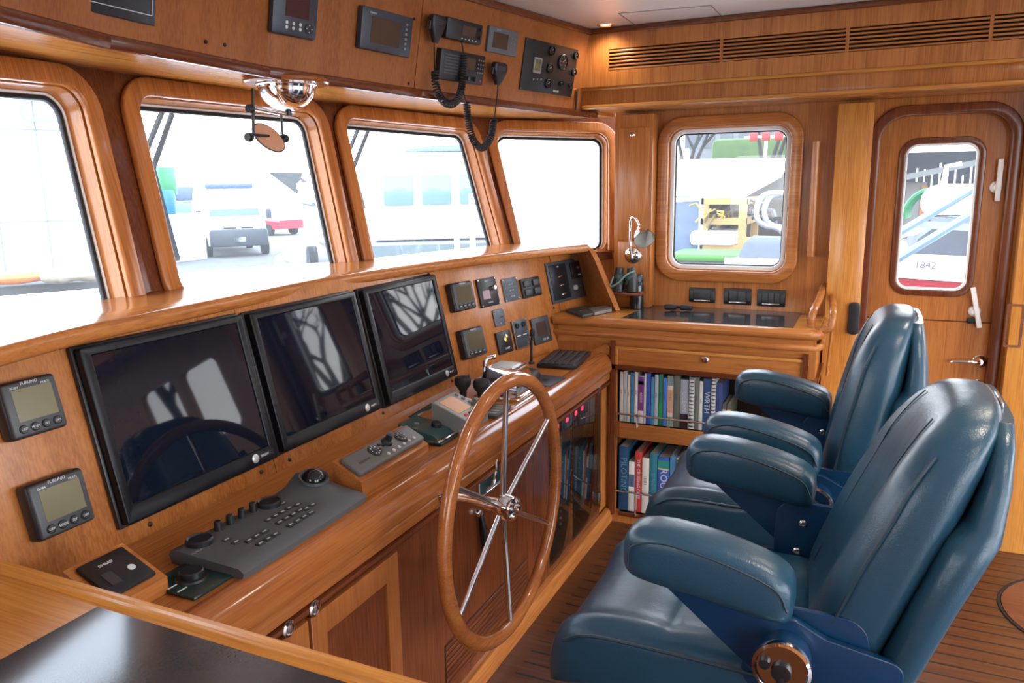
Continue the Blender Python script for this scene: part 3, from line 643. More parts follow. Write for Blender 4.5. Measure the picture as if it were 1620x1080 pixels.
for i, ((cc, lab), w_) in enumerate(zip(BKC, WID)):
    w_ *= .98
    h_ = min(bz[3]-bz[2]-.012, .225+.012*math.sin(i*2.1))
    kw = {}
    if 'purple' in lab: cc = (.5, .48, .46); kw = dict(blocks=((.58, .62, (.2, .04, .22)), (.9, .16, (.15, .05, .35))), text='REEDS', ts=.016, txc=TXT)
    if 'WRTH' in lab: kw = dict(text='WRTH', txc=TXT, ts=.032)
    if 'green' in lab: kw = dict(blocks=((.3, .3, (.02, .3, .05)),))
    if 'beige' in lab: kw = dict(blocks=((.5, .45, (.6, .36, .24)), (.9, .18, (.25, .35, .35)), (.1, .2, (.25, .35, .3))))
    if 'dark foot' in lab: kw = dict(blocks=((.15, .3, (.03, .015, .02)),), text='OCEAN', ts=.026, txc=TXT)
    if 'gold' in lab: h_ *= .55; kw = dict(blocks=((.8, .06, (.5, .35, .12)), (.3, .06, (.5, .35, .12))))
    if u+w_ > ix1-.01: break
    book(u, w_, h_, .17, bz[2]+.001, cc, f'book with {lab} on the upper bookshelf', 'books on the upper shelf', spiral='spiral' in lab or 'comb' in lab, **kw)
    u += w_+.0012
LB = [(.052, .30, (.01, .05, .11), 'thick navy hardback lettered PILOTING at the left end of the lower bookshelf', dict(text='PILOTING', ts=.038, txc=mat('blue_ink', (.12, .3, .42), .5))),
      (.032, .235, (.5, .5, .47), 'cream book beside the navy hardback on the lower bookshelf', dict(blocks=((.62, .25, (.08, .14, .25)),))),
      (.036, .285, (.36, .03, .03), 'dark red book with white title on the lower bookshelf', dict(text='THE CRUISING CHEF', ts=.02, txc=TXT)),
      (.038, .26, (.5, .48, .43), 'tall cream book right of the red book on the lower bookshelf', {}),
      (.040, .285, (.02, .13, .18), 'teal hardback between cream and blue books on the lower bookshelf', dict(text='ISLANDS', ts=.02, txc=mat('blue_ink', (.12, .3, .42), .5))),
      (.062, .275, (.03, .07, .28), 'thick blue book lettered ROUTE with green band on the lower bookshelf', dict(text='ROUTE', ts=.045, txc=TXT, blocks=((.88, .12, (.03, .3, .25)), (.80, .025, (.5, .5, .2))))),
      (.030, .285, (.05, .17, .33), 'slim bright blue book on the lower bookshelf', {}),
      (.028, .28, (.4, .42, .45), 'black spiral bound book on the lower bookshelf', dict(spiral=True)),
      (.045, .29, (.16, .28, .42), 'pale blue book lettered SEA on the lower bookshelf', dict(text='SEA', ts=.03, txc=TXT)),
      (.04, .27, (.05, .06, .07), 'black book near the right of the lower bookshelf', {}), (.04, .28, (.25, .05, .04), 'maroon book at the right of the lower bookshelf', {})]
u = ix0+.012
for w_, h_, cc, lab, kw in LB:
    w_ *= .84
    book(u, w_, h_, .18, bz[0]+.001, cc, lab, 'books on the lower shelf', zb=.0, **kw); u += w_+.002

# ---- sockets and switches on the wall
def wallbox(quad, label, nm, rock):
    M, w_, h_ = fit(FS, quad, .008); e_ = empty(nm, M, label, 'electrical outlet' if not rock else 'light switch')
    MB().box((0, 0, .004), (w_, h_, .008), BLK, .004).build('plate', e_)
    if not rock:
        c = MB(); c.box((0, .004, .009), (w_*.62, h_*.6, .004), CHAR, .001)
        for s_ in (-1, 1):
            for a, b_ in ((-.006, .004), (.006, .004), (0, -.006)): c.box((s_*w_*.16+a, b_+.004, .0112), (.002, .006, .001), BLK2)
        c.build('socket', e_)
    else:
        for k in range(rock): MB().box(((k-(rock-1)/2)*w_*.62/rock, .002, .010), (w_*.6/rock-.002, h_*.62, .008), CHAR, .002).build('rocker', e_)
    MB().box((0, -h_*.36, .0095), (w_*.62, .006, .003), STL, .001).build('trim_strip', e_)
    for s_ in (-1, 1): MB().box((s_*w_*.41, 0, .0085), (w_*.13, h_*.55, .002), CHAR, .001).build('clip', e_)
wallbox([(1090, 454), (1132, 456), (1131, 479), (1090, 478)], 'black double power socket under the starboard window, nearest the lamp', 'power_socket', 0)
wallbox([(1145, 455), (1189, 457), (1188, 483), (1145, 481)], 'black rocker switch plate in the middle below the starboard window', 'switch_plate', 2)
wallbox([(1198, 457), (1243, 459), (1242, 486), (1197, 484)], 'black three-gang switch plate below the starboard window, nearest the wooden post', 'switch_plate', 3)
# wooden grab handle right of the window
g = empty('grab_handle', FS @ T(loc(FS, 1287, 310).x, loc(FS, 1287, 310).y, 0), 'vertical wooden grab handle on the wall right of the starboard window', 'handle')
qa, qb = loc(FS, 1292, 224, .04), loc(FS, 1283, 405, .04); q0 = loc(FS, 1287, 310); B = T(-q0.x, -q0.y, 0)
MB(B).tube([(qa.x, qa.y, .05), (qb.x, qb.y, .05)], .017, wood('y', 0, .15), 14).build('bar', g)
for q in (qa, qb): s_ = 1 if q is qa else -1; MB(B).box((q.x+.004, q.y-s_*.012, .022), (.024, .024, .044), wood('z'), .004).build('standoff', g)
q = loc(frame((3.52, 1.9, 0), -90, 0), 1351, 503)
M = frame((3.52, 1.9, 0), -90, 0) @ T(q.x, q.y, 0); b = MB(); b.plate(rr(.045, .135, .018), [], 0, .02, BLK, bev=.004)
tag(b.build('wall_remote', None, M), 'flat black rounded remote holder on the wooden post beside the door', 'remote control')
q = loc(FC, 1001, 213); b = MB(); b.lathe([(.012, 0), (.012, .004), (.009, .008), (0, .009)], CHR)
# locker door on the forward column
lk = empty('locker', FC @ T(loc(FC, 1003, 280).x, 1.35, 0), 'narrow wooden wall locker between the corner window and the starboard window', 'locker')
lx, B = loc(FC, 1003, 280).x, None
l0, l1 = loc(FC, 979, 290).x, loc(FC, 1027, 290).x; zt, zm = loc(FC, 1003, 202).y, loc(FC, 1003, 381).y
B = T(-lx, -1.35, 0)
dd = MB(B).plate([(l0, zm+.004), (l1, zm+.004), (l1, zt), (l0, zt)], [], .001, .007, wood('y'), bev=.002).build('upper_door', lk)
MB(B).plate([(l0, CTZ+.03), (l1, CTZ+.03), (l1, zm-.004), (l0, zm-.004)], [], .001, .007, wood('y'), bev=.002).build('lower_door', lk)
MB(B @ T(q.x, q.y, .007)).lathe([(.0125, 0), (.0125, .004), (.009, .008), (0, .009)], CHR).build('push_latch', dd)

# ---- items on the counter
q = onX(1001, 404, 3.49); lm = empty('reading_lamp', Matrix.Translation((3.499, q.y, q.z)), 'chrome gooseneck reading lamp with white inside shade on the locker column', 'lamp')
Bl = Matrix.Translation((-3.499, -q.y, -q.z))
lathX = Matrix(((0, 0, -1, 0), (1, 0, 0, 0), (0, -1, 0, 0), (0, 0, 0, 1)))
MB(lathX).lathe([(.042, 0), (.042, .004), (.036, .014), (.02, .022), (.012, .024), (0, .025)], CHR).build('wall_base', lm)
pp = [onX(x_, y_, xx) for x_, y_, xx in ((998, 410, 3.47), (997, 390, 3.455), (997, 365, 3.45), (998, 348, 3.447), (1002, 343, 3.444), (1008, 350, 3.44), (1012, 360, 3.437))]
MB(Bl).tube(crom(pp, 5), .0055, CHR, 10).build('gooseneck', lm)
sp0, sp1 = onX(1012, 360, 3.437), onX(1024, 390, 3.335)
dr_ = (sp1-sp0).normalized(); M = dr_.to_track_quat('Z', 'Y').to_matrix().to_4x4(); M.translation = sp0
MB(Bl @ M).lathe([(.0, -.004), (.012, -.002), (.015, .006), (.014, .018), (.020, .026), (.036, .045), (.044, .07), (.047, .088)], CHR).build('shade', lm)
MB(Bl @ M).lathe([(.0455, .088), (.042, .069), (.033, .046), (.018, .030), (0, .028)], mat('cream_enamel', (.88, .88, .8), .4)).build('shade_lining', lm)
bn = onZ(986, 492, CTZ)
qb_ = onX(988, 445, 3.40)
bi = empty('binoculars', Matrix.Translation((3.41, qb_.y, CTZ)), 'black and green binoculars with looped strap stowed on the rack against the locker', 'binoculars')
GB = mat('green_rubber', (.03, .07, .06), .35)
zb = qb_.z-CTZ
for s_ in (-1, 1):
    c = MB(); c.tube([(0, s_*.032, zb-.045), (0, s_*.032, zb+.0), (0, s_*.03, zb+.03), (0, s_*.026, zb+.062)], [.029, .028, .022, .018], BLK, 16)
    c.box((0.0, s_*.024, zb+.01), (.05, .04, .055), GB, .012); c.build('barrel', bi)
MB().tube([(0, -.02, zb+.02), (0, .02, zb+.02)], .008, BLK, 10).build('hinge_bridge', bi)
MB().tube(crom([(-.02, -.05, zb+.05), (-.045, -.02, zb+.035), (-.05, .02, zb-.005), (-.045, .055, zb-.02), (-.02, .05, zb+.02)], 6), .004, mat('sage_strap', (.16, .24, .2), .6), 6).build('strap', bi)
c = MB(); c.box((.045, 0, zb-.058), (.11, .15, .016), wood('y', 1), .004); c.build('stowage_bracket', bi)
q = onZ(1007, 488, CTZ)
fl = empty('thermos_flask', Matrix.Translation((q.x, q.y, CTZ)), 'tall black flask standing on the counter below the lamp', 'flask')
MB().lathe([(.030, 0), (.033, .003), (.033, .10), (.029, .118), (.027, .124)], mat('gloss_black', (.008, .01, .011), .15)).build('body', fl)
MB().lathe([(.027, .124), (.029, .126), (.029, .155), (.026, .16), (0, .161)], BLK).build('cap', fl)
q = onZ(1073, 489, CTZ+.01)
gl_ = empty('folded_sunglasses', Matrix.Translation((q.x, q.y, CTZ+.0025)) @ Rz(-85), 'folded black sunglasses lying on the dark laminate counter', 'glasses')
for s_ in (-1, 1): MB().box((s_*.035, 0, .016), (.055, .02, .026), BLK, .008).build('lens', gl_); MB().tube([(s_*.065, .0, .02), (s_*.06, .03, .012), (s_*-.04, .04, .008)], .0035, BLK, 8).build('temple', gl_)
MB().box((0, 0, .02), (.016, .008, .008), BLK, .002).build('bridge', gl_)
for quad, h_, lab, nm, cl_, m_ in (([(895, 490), (923, 484), (943, 494), (922, 499)], .012, 'dark grey folded case lying on the counter ahead of the side cabinet', 'eyeglass_case', 'case', CHAR),
     ([(930, 487), (968, 482), (968, 489), (940, 495)], .014, 'small grey paperback lying beside the dark case on the counter', 'paperback', 'book', mat('grey_print_cover', (.22, .2, .2), .4, noise=.6, nscale=90))):
    P4 = [onZ(*p_, CTZ+h_) for p_ in quad]; cx_ = sum(p_.x for p_ in P4)/4; cy_ = sum(p_.y for p_ in P4)/4
    b = MB(Matrix.Translation((-cx_, -cy_, 0))); b.plate(rpoly([(p_.x, p_.y) for p_ in P4], .006), [], 0, h_, m_, bev=.003)
    if nm == 'eyeglass_case': b.box((cx_, cy_, h_), (.04, .02, .002), STL, .0008)
    tag(b.build(nm, None, Matrix.Translation((cx_, cy_, CTZ+.0015))), lab, cl_)

# ---- port chart table in the near corner
TZ = CTZ
pt = empty('chart_table', Matrix.Translation((.1, .75, 0)), 'wooden chart table with raised fiddle and dark laminate top in the near left corner', 'table')
Dp = Matrix.Translation((-.1, -.75, 0))
rx = .657
MB(Dp).plate([(-.36, .22), (rx+.003, .22), (rx+.003, 1.27), (-.36, 1.2)], [], TZ-.035, TZ, wood('y', 2, .15)).build('top', pt)
MB(Dp).strip([(a, z_) for a, z_ in ((0, 0), (0.003, .0), (0, 0))], [I4, I4], wood('y')) if False else None
pf = [(rx+.022, TZ-.05), (rx+.026, TZ-.01), (rx+.025, TZ+.006), (rx+.020, TZ+.011), (rx+.013, TZ+.011), (rx+.010, TZ+.008), (rx+.004, TZ+.008), (rx+.002, TZ+.002), (rx+.002, TZ-.05)]
f_ = MB(Dp); f_.loft([[Vector((a, y_, z_)) for a, z_ in pf] for y_ in (.21, 1.27)], wood('y', 2, .12)); f_.build('fiddle_rail', pt)
lq = [onZ(155, 960, TZ), onZ(0, 1045, TZ)]
MB(Dp).plate([(-.33, .25), (lq[0].x-.001, .25), (lq[0].x-.001, lq[0].y), (-.33, lq[0].y)], [], TZ, TZ+.0012, LAM).build('laminate_inset', pt)
b = MB(Dp); b.box((.17, .78, (TZ-.035)/2), (1.0, 1.06, TZ-.036), wood('z', 1), .003); b.build('base', pt)
# ================================================================ MONITORS AND PANEL INSTRUMENTS
def monitor(F, quad, side, label):
    M, w_, h_ = fit(F, quad, .03)
    w_ += .004; e_ = empty('marine_monitor', M, label, 'monitor', None)
    MB().box((0, 0, .006), (w_+.012, h_+.012, .014), BLK, .004).build('mounting_flange', e_)
    c = MB(); c.plate(rr(w_, h_, .006), [rr(w_*.90, h_*.845, .002, 0, h_*.025)], .010, .034, mat('monitor_bezel', (.005, .006, .009), .28, spec=.22), bev=.003)
    c.plate(rr(w_-.006, h_-.006, .006), [], .010, .029, BLK); c.build('housing', e_)
    MB().box((0, h_*.025, .0292), (w_*.90, h_*.845, .001), SCRN).build('screen', e_)
    c = MB(); c.lathe([(.011, 0), (.011, .002), (.008, .003), (0, .003)], mat('silver_button', (.6, .62, .62), .3, .6), T(w_*.33, -h_*.445, .0335), 20); c.build('power_button', e_)
    c = MB(); c.box((w_*.405, -h_*.445, .0338), (.06, .012, .001), mat('badge', (.02, .022, .026), .25)); c.text('BRIGHT', .008, TXT, T(w_*.405, -h_*.445, .0345)); c.build('badge', e_)
    return e_
monitor(FP1, [(122, 549), (380, 499), (438, 723), (205, 831)], .02, 'largest looking black marine monitor, leftmost of the three on the dashboard')
monitor(FP1, [(393, 496), (555, 461), (607, 642), (452, 717)], .02, 'middle black marine monitor of the three on the dashboard')
monitor(FP1, [(570, 460), (684, 433), (725, 589), (622, 642)], .02, 'black marine monitor nearest the round gauges, rightmost of the three')

def multi(F, quad, text, label, group=None, big=True):
    M, w_, h_ = fit(F, quad, .036); F0_ = M; M = M @ T(0, 0, .014)
    e_ = empty('instrument_display', M, label, 'instrument', group)
    MB().box((0, 0, .002), (w_*1.0, h_, .032), BLK, .007, seg=3).build('case', e_)
    MB().box((0, 0, .0175), (w_*.95, h_*.95, .010), CHAR, .006, seg=3).build('bezel', e_)
    MB().box((.002, h_*.07, .0222), (w_*.70, h_*.56, .0015), LCD if big else mat('reflective_lcd', (.10, .09, .055), .05)).build('screen', e_)
    for k in range(4):
        c = MB(); x = (k-1.5)*w_*.2
        c.lathe([(w_*.075, 0), (w_*.075, .002), (w_*.06, .0035), (0, .0035)], BLK, T(x, -h_*.34, .0222), 16)
        if big: c.text(('DISP', 'MODE', 'SET', 'DIM')[k], w_*.055, TXT, T(x, -h_*.34, .0262))
        else: c.box((x, -h_*.34, .0258), (w_*.08, .002, .0006), TXT)
        c.build('button', e_)
    c = MB(); c.text(text, w_*.075, TXT, T(0, h_*.435, .0228))
    if big: c.text('FI-504', w_*.055, TXT, T(-w_*.27, h_*.378, .0228)); c.text('MULTI', w_*.055, TXT, T(w_*.27, h_*.378, .0228))
    c.build('lettering', e_)
multi(FP1, [(0, 608), (88, 588), (110, 672), (19, 701)], 'FURUNO', 'upper grey square instrument display with olive screen at the left end')
multi(FP1, [(42, 766), (132, 740), (155, 822), (63, 858)], 'FURUNO', 'lower grey square instrument display with olive screen at the left end')
multi(FP2, [(714, 448), (746, 443), (756, 487), (723, 493)], 'FURUNO', 'upper small round-cornered display right of the monitors with a bright reflection', None, False)
multi(FP2, [(730, 522), (763, 515), (774, 560), (741, 567)], 'FURUNO', 'lower small round-cornered display right of the monitors', None, False)
def panelbox(F, quad, th, m_, name, label, cat_, bev=.003):
    M, w_, h_ = fit(F, quad, th); e_ = empty(name, M, label, cat_)
    MB().box((0, 0, th/2), (w_, h_, th), m_, bev).build('face_plate', e_)
    return e_, w_, h_
def screws(e_, w_, h_, th, n='screw'):
    for a in (-1, 1):
        for b_ in (-1, 1): MB().lathe([(.003, 0), (.003, .001), (0, .0015)], STL, T(a*(w_/2-.006), b_*(h_/2-.006), th), 8).build(n, e_)
e_, w_, h_ = panelbox(FP2, [(754, 442), (783, 437), (792, 481), (763, 487)], .010, BLK, 'alarm_panel', 'black alarm panel with red window and chrome knob in the upper instrument row', 'instrument'); screws(e_, w_, h_, .010)
MB().box((-w_*.15, -h_*.08, .0105), (w_*.38, h_*.3, .001), mat('dark_red_window', (.16, .015, .02), .15)).build('red_window', e_)
MB().lathe([(.010, 0), (.010, .012), (.008, .015), (0, .015)], CHR, T(w_*.24, h_*.12, .010), 18).build('knob', e_)
c = MB(); c.text('FIREBOY', .008, TXT, T(0, h_*.38, .0105)); c.text('IGNITION', .007, TXT, T(0, -h_*.36, .0105)); c.build('lettering', e_)
e_, w_, h_ = panelbox(FP2, [(792, 442), (816, 437), (825, 473), (802, 478)], .006, mat('slate_panel', (.09, .11, .14), .4), 'bilge_switch_panel', 'slate grey engraved switch panel in the upper instrument row', 'switch'); screws(e_, w_, h_, .006)
for k in range(3):
    c = MB(); c.box((0, h_*(.22-.26*k), .0068), (w_*.82, h_*.2, .0012), mat('slate_dark', (.04, .05, .07), .4)); c.text('ON  OFF', .008, TXT, T(0, h_*(.22-.26*k), .0078)); c.build('label_strip', e_)
e_, w_, h_ = panelbox(FP2, [(823, 442), (853, 436), (859, 466), (830, 472)], .012, BLK, 'rocker_switch_pair', 'pair of black wiper rocker switches in the upper instrument row', 'switch', .008)
for s_ in (-1, 1):
    for t_ in (-1, 1): MB().box((s_*w_*.24, t_*h_*.22, .014), (w_*.36, h_*.34, .012), CHAR, .005).build('rocker', e_)
e_, w_, h_ = panelbox(FP2, [(862, 416), (922, 407), (937, 467), (876, 480)], .008, mat('dark_grey_panel', (.055, .06, .07), .45), 'searchlight_control_panel', 'large dark grey control panel with toggles at the right end of the dashboard', 'instrument', .002); screws(e_, w_, h_, .008)
MB().box((-w_*.24, 0, .0088), (w_*.42, h_*.86, .0016), BLK, .0006).build('toggle_panel', e_)
for k in range(3): c = MB(); c.lathe([(.005, 0), (.004, .003)], CHR, T(-w_*.24, h_*(.12-.22*k), .0095), 10); c.tube([(-w_*.24, h_*(.12-.22*k), .0095), (-w_*.24+.008, h_*(.12-.22*k)+.004, .022)], .0025, CHR, 8); c.build('toggle', e_)
MB().box((w_*.24, h_*.2, .013), (w_*.34, h_*.42, .010), BLK, .003).build('meter', e_)
c = MB(); c.text('8888', .014, mat('dim_digits', (.3, .12, .1), .4), T(w_*.24, h_*.26, .0185)); c.text('VOLTS', .008, TXT, T(w_*.24, h_*.08, .0185)); c.text('HORN', .007, TXT, T(-w_*.24, h_*.37, .0102)); c.build('lettering', e_)
MB().lathe([(.012, 0), (.012, .010), (.009, .014), (0, .014)], mat('pale_knob', (.45, .45, .36), .35), T(w_*.10, -h_*.22, .008), 18).build('knob', e_)
MB().lathe([(.008, 0), (.008, .006), (.004, .007), (0, .007)], CHR, T(w_*.25, -h_*.2, .008), 14).build('socket', e_)
MB().tube([(w_*.38, -h_*.2, .008), (w_*.40, -h_*.2, .03), (w_*.50, -h_*.30, .06)], [.004, .005, .006], mat('ivory', (.6, .58, .5), .4), 10).build('joystick', e_)
e_, w_, h_ = panelbox(FP2, [(778, 491), (795, 487), (803, 513), (786, 517)], .006, mat('slate_panel', (0, 0, 0)), 'key_switch_plate', 'small slate plate with one toggle between the two instrument rows', 'switch'); screws(e_, w_, h_, .006)
MB().tube([(0, 0, .006), (.004, .003, .018)], .0032, CHR, 8).build('toggle', e_)
c = MB(); c.text('LIGHTS', .006, TXT, T(0, h_*.34, .0066)); c.text('OFF', .006, TXT, T(0, -h_*.34, .0066)); c.build('lettering', e_)
e_, w_, h_ = panelbox(FP2, [(784, 527), (806, 521), (815, 554), (793, 561)], .012, BLK, 'ignition_panel', 'black ignition panel with brass key dial in the lower instrument row', 'instrument')
MB().lathe([(.016, 0), (.017, .002), (.013, .004), (.006, .005), (.005, .012), (0, .012)], BRS, T(w_*.12, h_*.14, .012), 20).build('key_dial', e_)
c = MB(); c.text('START', .011, TXT, T(w_*.08, -h_*.3, .0125)); c.build('lettering', e_)
e_, w_, h_ = panelbox(FP2, [(808, 508), (831, 503), (842, 546), (819, 553)], .008, mat('slate_dark', (0, 0, 0)), 'gauge_panel', 'narrow dark panel with twin round gauges in the lower instrument row', 'instrument'); screws(e_, w_, h_, .008)
MB().plate(rr(w_*.98, h_*.98, .002), [rr(w_*.9, h_*.94, .002)], .008, .0095, STL).build('steel_edge', e_)
for s_ in (-1, 1): c = MB(); c.lathe([(.011, 0), (.011, .006), (.009, .007), (.009, .005), (0, .005)], BLK2, T(s_*w_*.22, h_*.3, .008), 18); c.build('gauge', e_); MB().box((s_*w_*.2, h_*-.05, .0088), (w_*.25, .004, .001), TXT).build('label_strip', e_)
MB().lathe([(.007, 0), (.007, .01), (0, .01)], CHR, T(w_*.22, -h_*.34, .008), 14).build('knob', e_)
e_, w_, h_ = panelbox(FP2, [(838, 505), (865, 499), (877, 538), (850, 545)], .010, CHAR, 'tank_monitor', 'charcoal tank monitor with small square screen, last in the lower instrument row', 'instrument')
MB().box((-.001, h_*.06, .0105), (w_*.58, h_*.52, .001), mat('grey_red_lcd', (.06, .035, .035), .08)).build('screen', e_)
for k in range(2): MB().box((w_*(.02+.18*k), -h_*.36, .011), (w_*.14, h_*.09, .002), LGREY, .0006).build('button', e_)

# ================================================================ OVERHEAD CONSOLE INSTRUMENTS
M, w_, h_ = fit(FF[2], [(60, -62), (245, -10), (241, 41), (50, 2)], .004)
M = FF[2] @ T(loc(FF[2], 241, 41).x-.27, loc(FF[2], 241, 41).y+.12, 0)
M2 = M
q1, q2 = loc(FF[1], 0, -15), loc(FF[2], 241, 41)
e_ = empty('chart_plate', M, 'dark engraved plate with thin white border at the top left of the overhead console', 'panel')
w_, h_ = .54, .24
MB().box((0, 0, .004), (w_, h_, .008), mat('midnight_plate', (.008, .014, .022), .3), .002).build('plate', e_)
c = MB()
def outl(x0, y0, x1, y1, t_=.0015):
    c.box(((x0+x1)/2, y0, .0084), (x1-x0, t_, .0006), TXT); c.box(((x0+x1)/2, y1, .0084), (x1-x0, t_, .0006), TXT); c.box((x0, (y0+y1)/2, .0084), (t_, y1-y0, .0006), TXT); c.box((x1, (y0+y1)/2, .0084), (t_, y1-y0, .0006), TXT)
outl(-.055, -.10, .26, .105); c.box((.058, 0, .0084), (.0015, .2, .0006), TXT); c.text('NAVIGATION', .012, TXT, T(0, -.086, .0086)); c.text('LIGHTS', .014, TXT, T(-.13, -.092, .0086)); c.build('engraving', e_)
for k in range(4): MB().tube([(-.02+.02*k, .02, .008), (-.02+.02*k, .035, .02)], .003, CHR, 8).build('toggle', e_)
e_, w_, h_ = panelbox(FF[3], [(434, -24), (506, -10), (501, 67), (430, 50)], .02, CHAR, 'chart_display', 'charcoal portrait display with dark red screen on the overhead console above the compass', 'instrument', .008) if False else panelbox(FF[3], [(434, -24), (506, -10), (501, 67), (430, 50)], .02, mat('blue_grey_plastic', (.035, .045, .06), .35), 'chart_display', 'blue-grey portrait display with dark red screen on the overhead console', 'instrument', .008)
MB().box((.004, h_*.16, .0205), (w_*.52, h_*.50, .001), mat('dark_red_screen', (.05, .012, .018), .1)).build('screen', e_)
for k in range(6): MB().lathe([(.0045, 0), (.0045, .002), (0, .0025)], TXT, T(-w_*.2+(k % 3)*w_*.15, -h_*.22-(k//3)*h_*.1, .020), 12).build('button', e_)
c = MB(); c.lathe([(.014, 0), (.014, .002), (0, .0025)], BLK, T(w_*.3, -h_*.27, .020), 20)
for a, b_ in ((0, 1), (1, 0), (0, -1), (-1, 0)): c.box((w_*.3+a*.009, -h_*.27+b_*.009, .0225), (.003, .003, .001), TXT)
c.build('cursor_pad', e_)
e_, w_, h_ = panelbox(FF[3], [(576, 6), (655, 31), (649, 92), (568, 76)], .022, mat('blue_grey_plastic', (0, 0, 0)), 'radar_display', 'blue-grey landscape display with a column of buttons left of the microphones', 'instrument', .006)
MB().box((-w_*.04, 0, .0225), (w_*.56, h_*.62, .001), LCD2).build('screen', e_)
for k in range(6): MB().box((w_*.36, h_*(.30-.12*k), .023), (.010, .007, .003), mat('button_grey', (.25, .26, .26), .4), .001).build('button', e_)
c = MB(); c.text('FURUNO', .007, TXT, T(-w_*.3, h_*.38, .0225)); c.build('lettering', e_)
e_, w_, h_ = panelbox(FF[4], [(708, 27), (765, 39), (763, 69), (706, 64)], .03, BLK, 'vhf_radio', 'black radio with small brown screen, upper of the two beside the microphone', 'radio', .006)
MB().box((w_*.1, .002, .0305), (w_*.38, h_*.5, .001), LCD2).build('screen', e_)
for k in range(5): MB().box((-w_*.08+k*w_*.1, -h_*.36, .031), (.006, .004, .002), TXT, .0006).build('button', e_)
for k in range(2): MB().lathe([(.006, 0), (.005, .008), (0, .008)], CHAR, T(w_*.41, h_*(.24-.4*k), .030), 12).build('knob', e_)
e_, w_, h_ = panelbox(FF[4], [(698, 77), (768, 88), (765, 134), (695, 127)], .024, BLK, 'ssb_radio', 'black radio with speaker slots and keypad, lower of the two beside the microphone', 'radio', .004)
MB().box((w_*.14, h_*.16, .0245), (w_*.26, h_*.38, .001), LCD2).build('screen', e_)
for k in range(7): MB().box((-w_*.27, h_*(.34-.1*k), .0246), (w_*.3, h_*.04, .0015), mat('slot_grey', (.07, .08, .09), .4), .0005).build('speaker_slot', e_)
for k in range(12): MB().box((w_*(.34+.055*(k % 3)), h_*(.33-.14*(k//3)), .025), (.005, .005, .002), mat('button_grey', (0, 0, 0)), .0006).build('key', e_)
for k in range(3): MB().lathe([(.008, 0), (.007, .009), (0, .009)], CHAR, T(w_*(-.05+.17*k), -h_*.33, .024), 14).build('knob', e_)
MB().box((w_*.42, -h_*.36, .0255), (.008, .006, .002), RED, .0006).build('red_button', e_)
e_, w_, h_ = panelbox(FF[4], [(775, 40), (821, 51), (817, 90), (771, 82)], .012, mat('grey_metal_plate', (.11, .12, .13), .4), 'intercom_display', 'grey plate with brown screen between the radios and the gauge panel', 'instrument', .003)
MB().box((-w_*.1, 0, .0125), (w_*.5, h_*.6, .001), LCD2).build('screen', e_)
for k in range(6): MB().box((w_*(.27+.1*(k % 2)), h_*(.2-.2*(k//2)), .0128), (.005, .005, .0015), LGREY, .0005).build('button', e_)
c = MB(); c.text('SEA 222', .007, TXT, T(-w_*.2, h_*.4, .0125)); c.build('lettering', e_)
e_, w_, h_ = panelbox(FF[4], [(832, 60), (915, 78), (905, 153), (823, 142)], .006, mat('black_steel_panel', (.014, .016, .018), .35), 'engine_gauge_panel', 'large black engine gauge panel at the right end of the overhead console', 'instrument', .001); screws(e_, w_, h_, .006)
def lg(px, py):
    q = loc(FF[4], px, py); q = M_i @ (FF[4] @ Vector((q.x, q.y, 0))); return q.x, q.y
M_i = e_.matrix_world.inverted()
GF = mat('gauge_face', (.02, .02, .022), .1); TK = mat('gauge_ticks', (.30, .26, .22), .4)
for px, py, rg in ((870, 80, .019), (867, 108, .019), (864, 132, .019), (888, 98, .032), (908, 88, .016), (905, 114, .016), (885, 131, .012), (899, 134, .010)):
    x, y = lg(px, py)
    c = MB(T(x, y, .006)); c.lathe([(rg, 0), (rg, .006), (rg*.86, .009), (rg*.84, .005), (0, .005)], BLK, n=22); c.lathe([(rg*.82, .0052), (0, .0053)], GF, n=20)
    for k in range(7): a = R(220-43*k); c.box((0, 0, 0), (rg*.2, rg*.05, .0005), TK, M=T(rg*.62*math.cos(a), rg*.62*math.sin(a), .0058) @ Matrix.Rotation(a, 4, 'Z'))
    c.box((rg*.15, rg*.1, .0062), (rg*.6, .001, .0006), TXT, M=Rz(30)); c.build('gauge', e_)
x, y = lg(847, 103); c = MB(T(x, y, .006)); c.plate(rr(.052, .058, .004), [rr(.038, .042, .002)], 0, .006, LGREY, bev=.001); c.box((0, 0, .001), (.04, .044, .002), LCD); c.build('lcd_frame', e_)
for k in range(3): x, y = lg(841+k*6, 125); MB(T(x, y, .006)).box((0, 0, .002), (.010, .008, .004), LGREY, .001).build('button', e_)
x, y = lg(877, 144); c = MB(T(x, y, .006)); c.box((0, 0, .0005), (.045, .012, .001), BLK); c.text('LUGGER', .011, TXT, T(0, 0, .0012)); c.build('lettering', e_)
# microphones with coiled cords
FV = frame(FF[4].translation, math.degrees(math.atan2(FF[4].col[0][1], FF[4].col[0][0])), 0)
def coil(path, turns, rad, wr, m, name, parent, B):
    P = crom(path, 12); seg = [0]
    for i in range(1, len(P)): seg.append(seg[-1]+(P[i]-P[i-1]).length)
    Lt = seg[-1]; N = turns*9; out = []; j = 0; up = Vector((0, 1, 0))
    for i in range(N+1):
        s_ = Lt*i/N
        while j < len(P)-2 and seg[j+1] < s_: j += 1
        t_ = (s_-seg[j])/max(1e-6, seg[j+1]-seg[j]); p_ = P[j].lerp(P[j+1], t_); d_ = (P[j+1]-P[j]).normalized()
        x_ = up.cross(d_).normalized(); y_ = d_.cross(x_); a = 2*math.pi*i/9
        out.append(p_+(x_*math.cos(a)+y_*math.sin(a))*rad)
    MB(B).tube(out, wr, m, 5).build(name, parent)
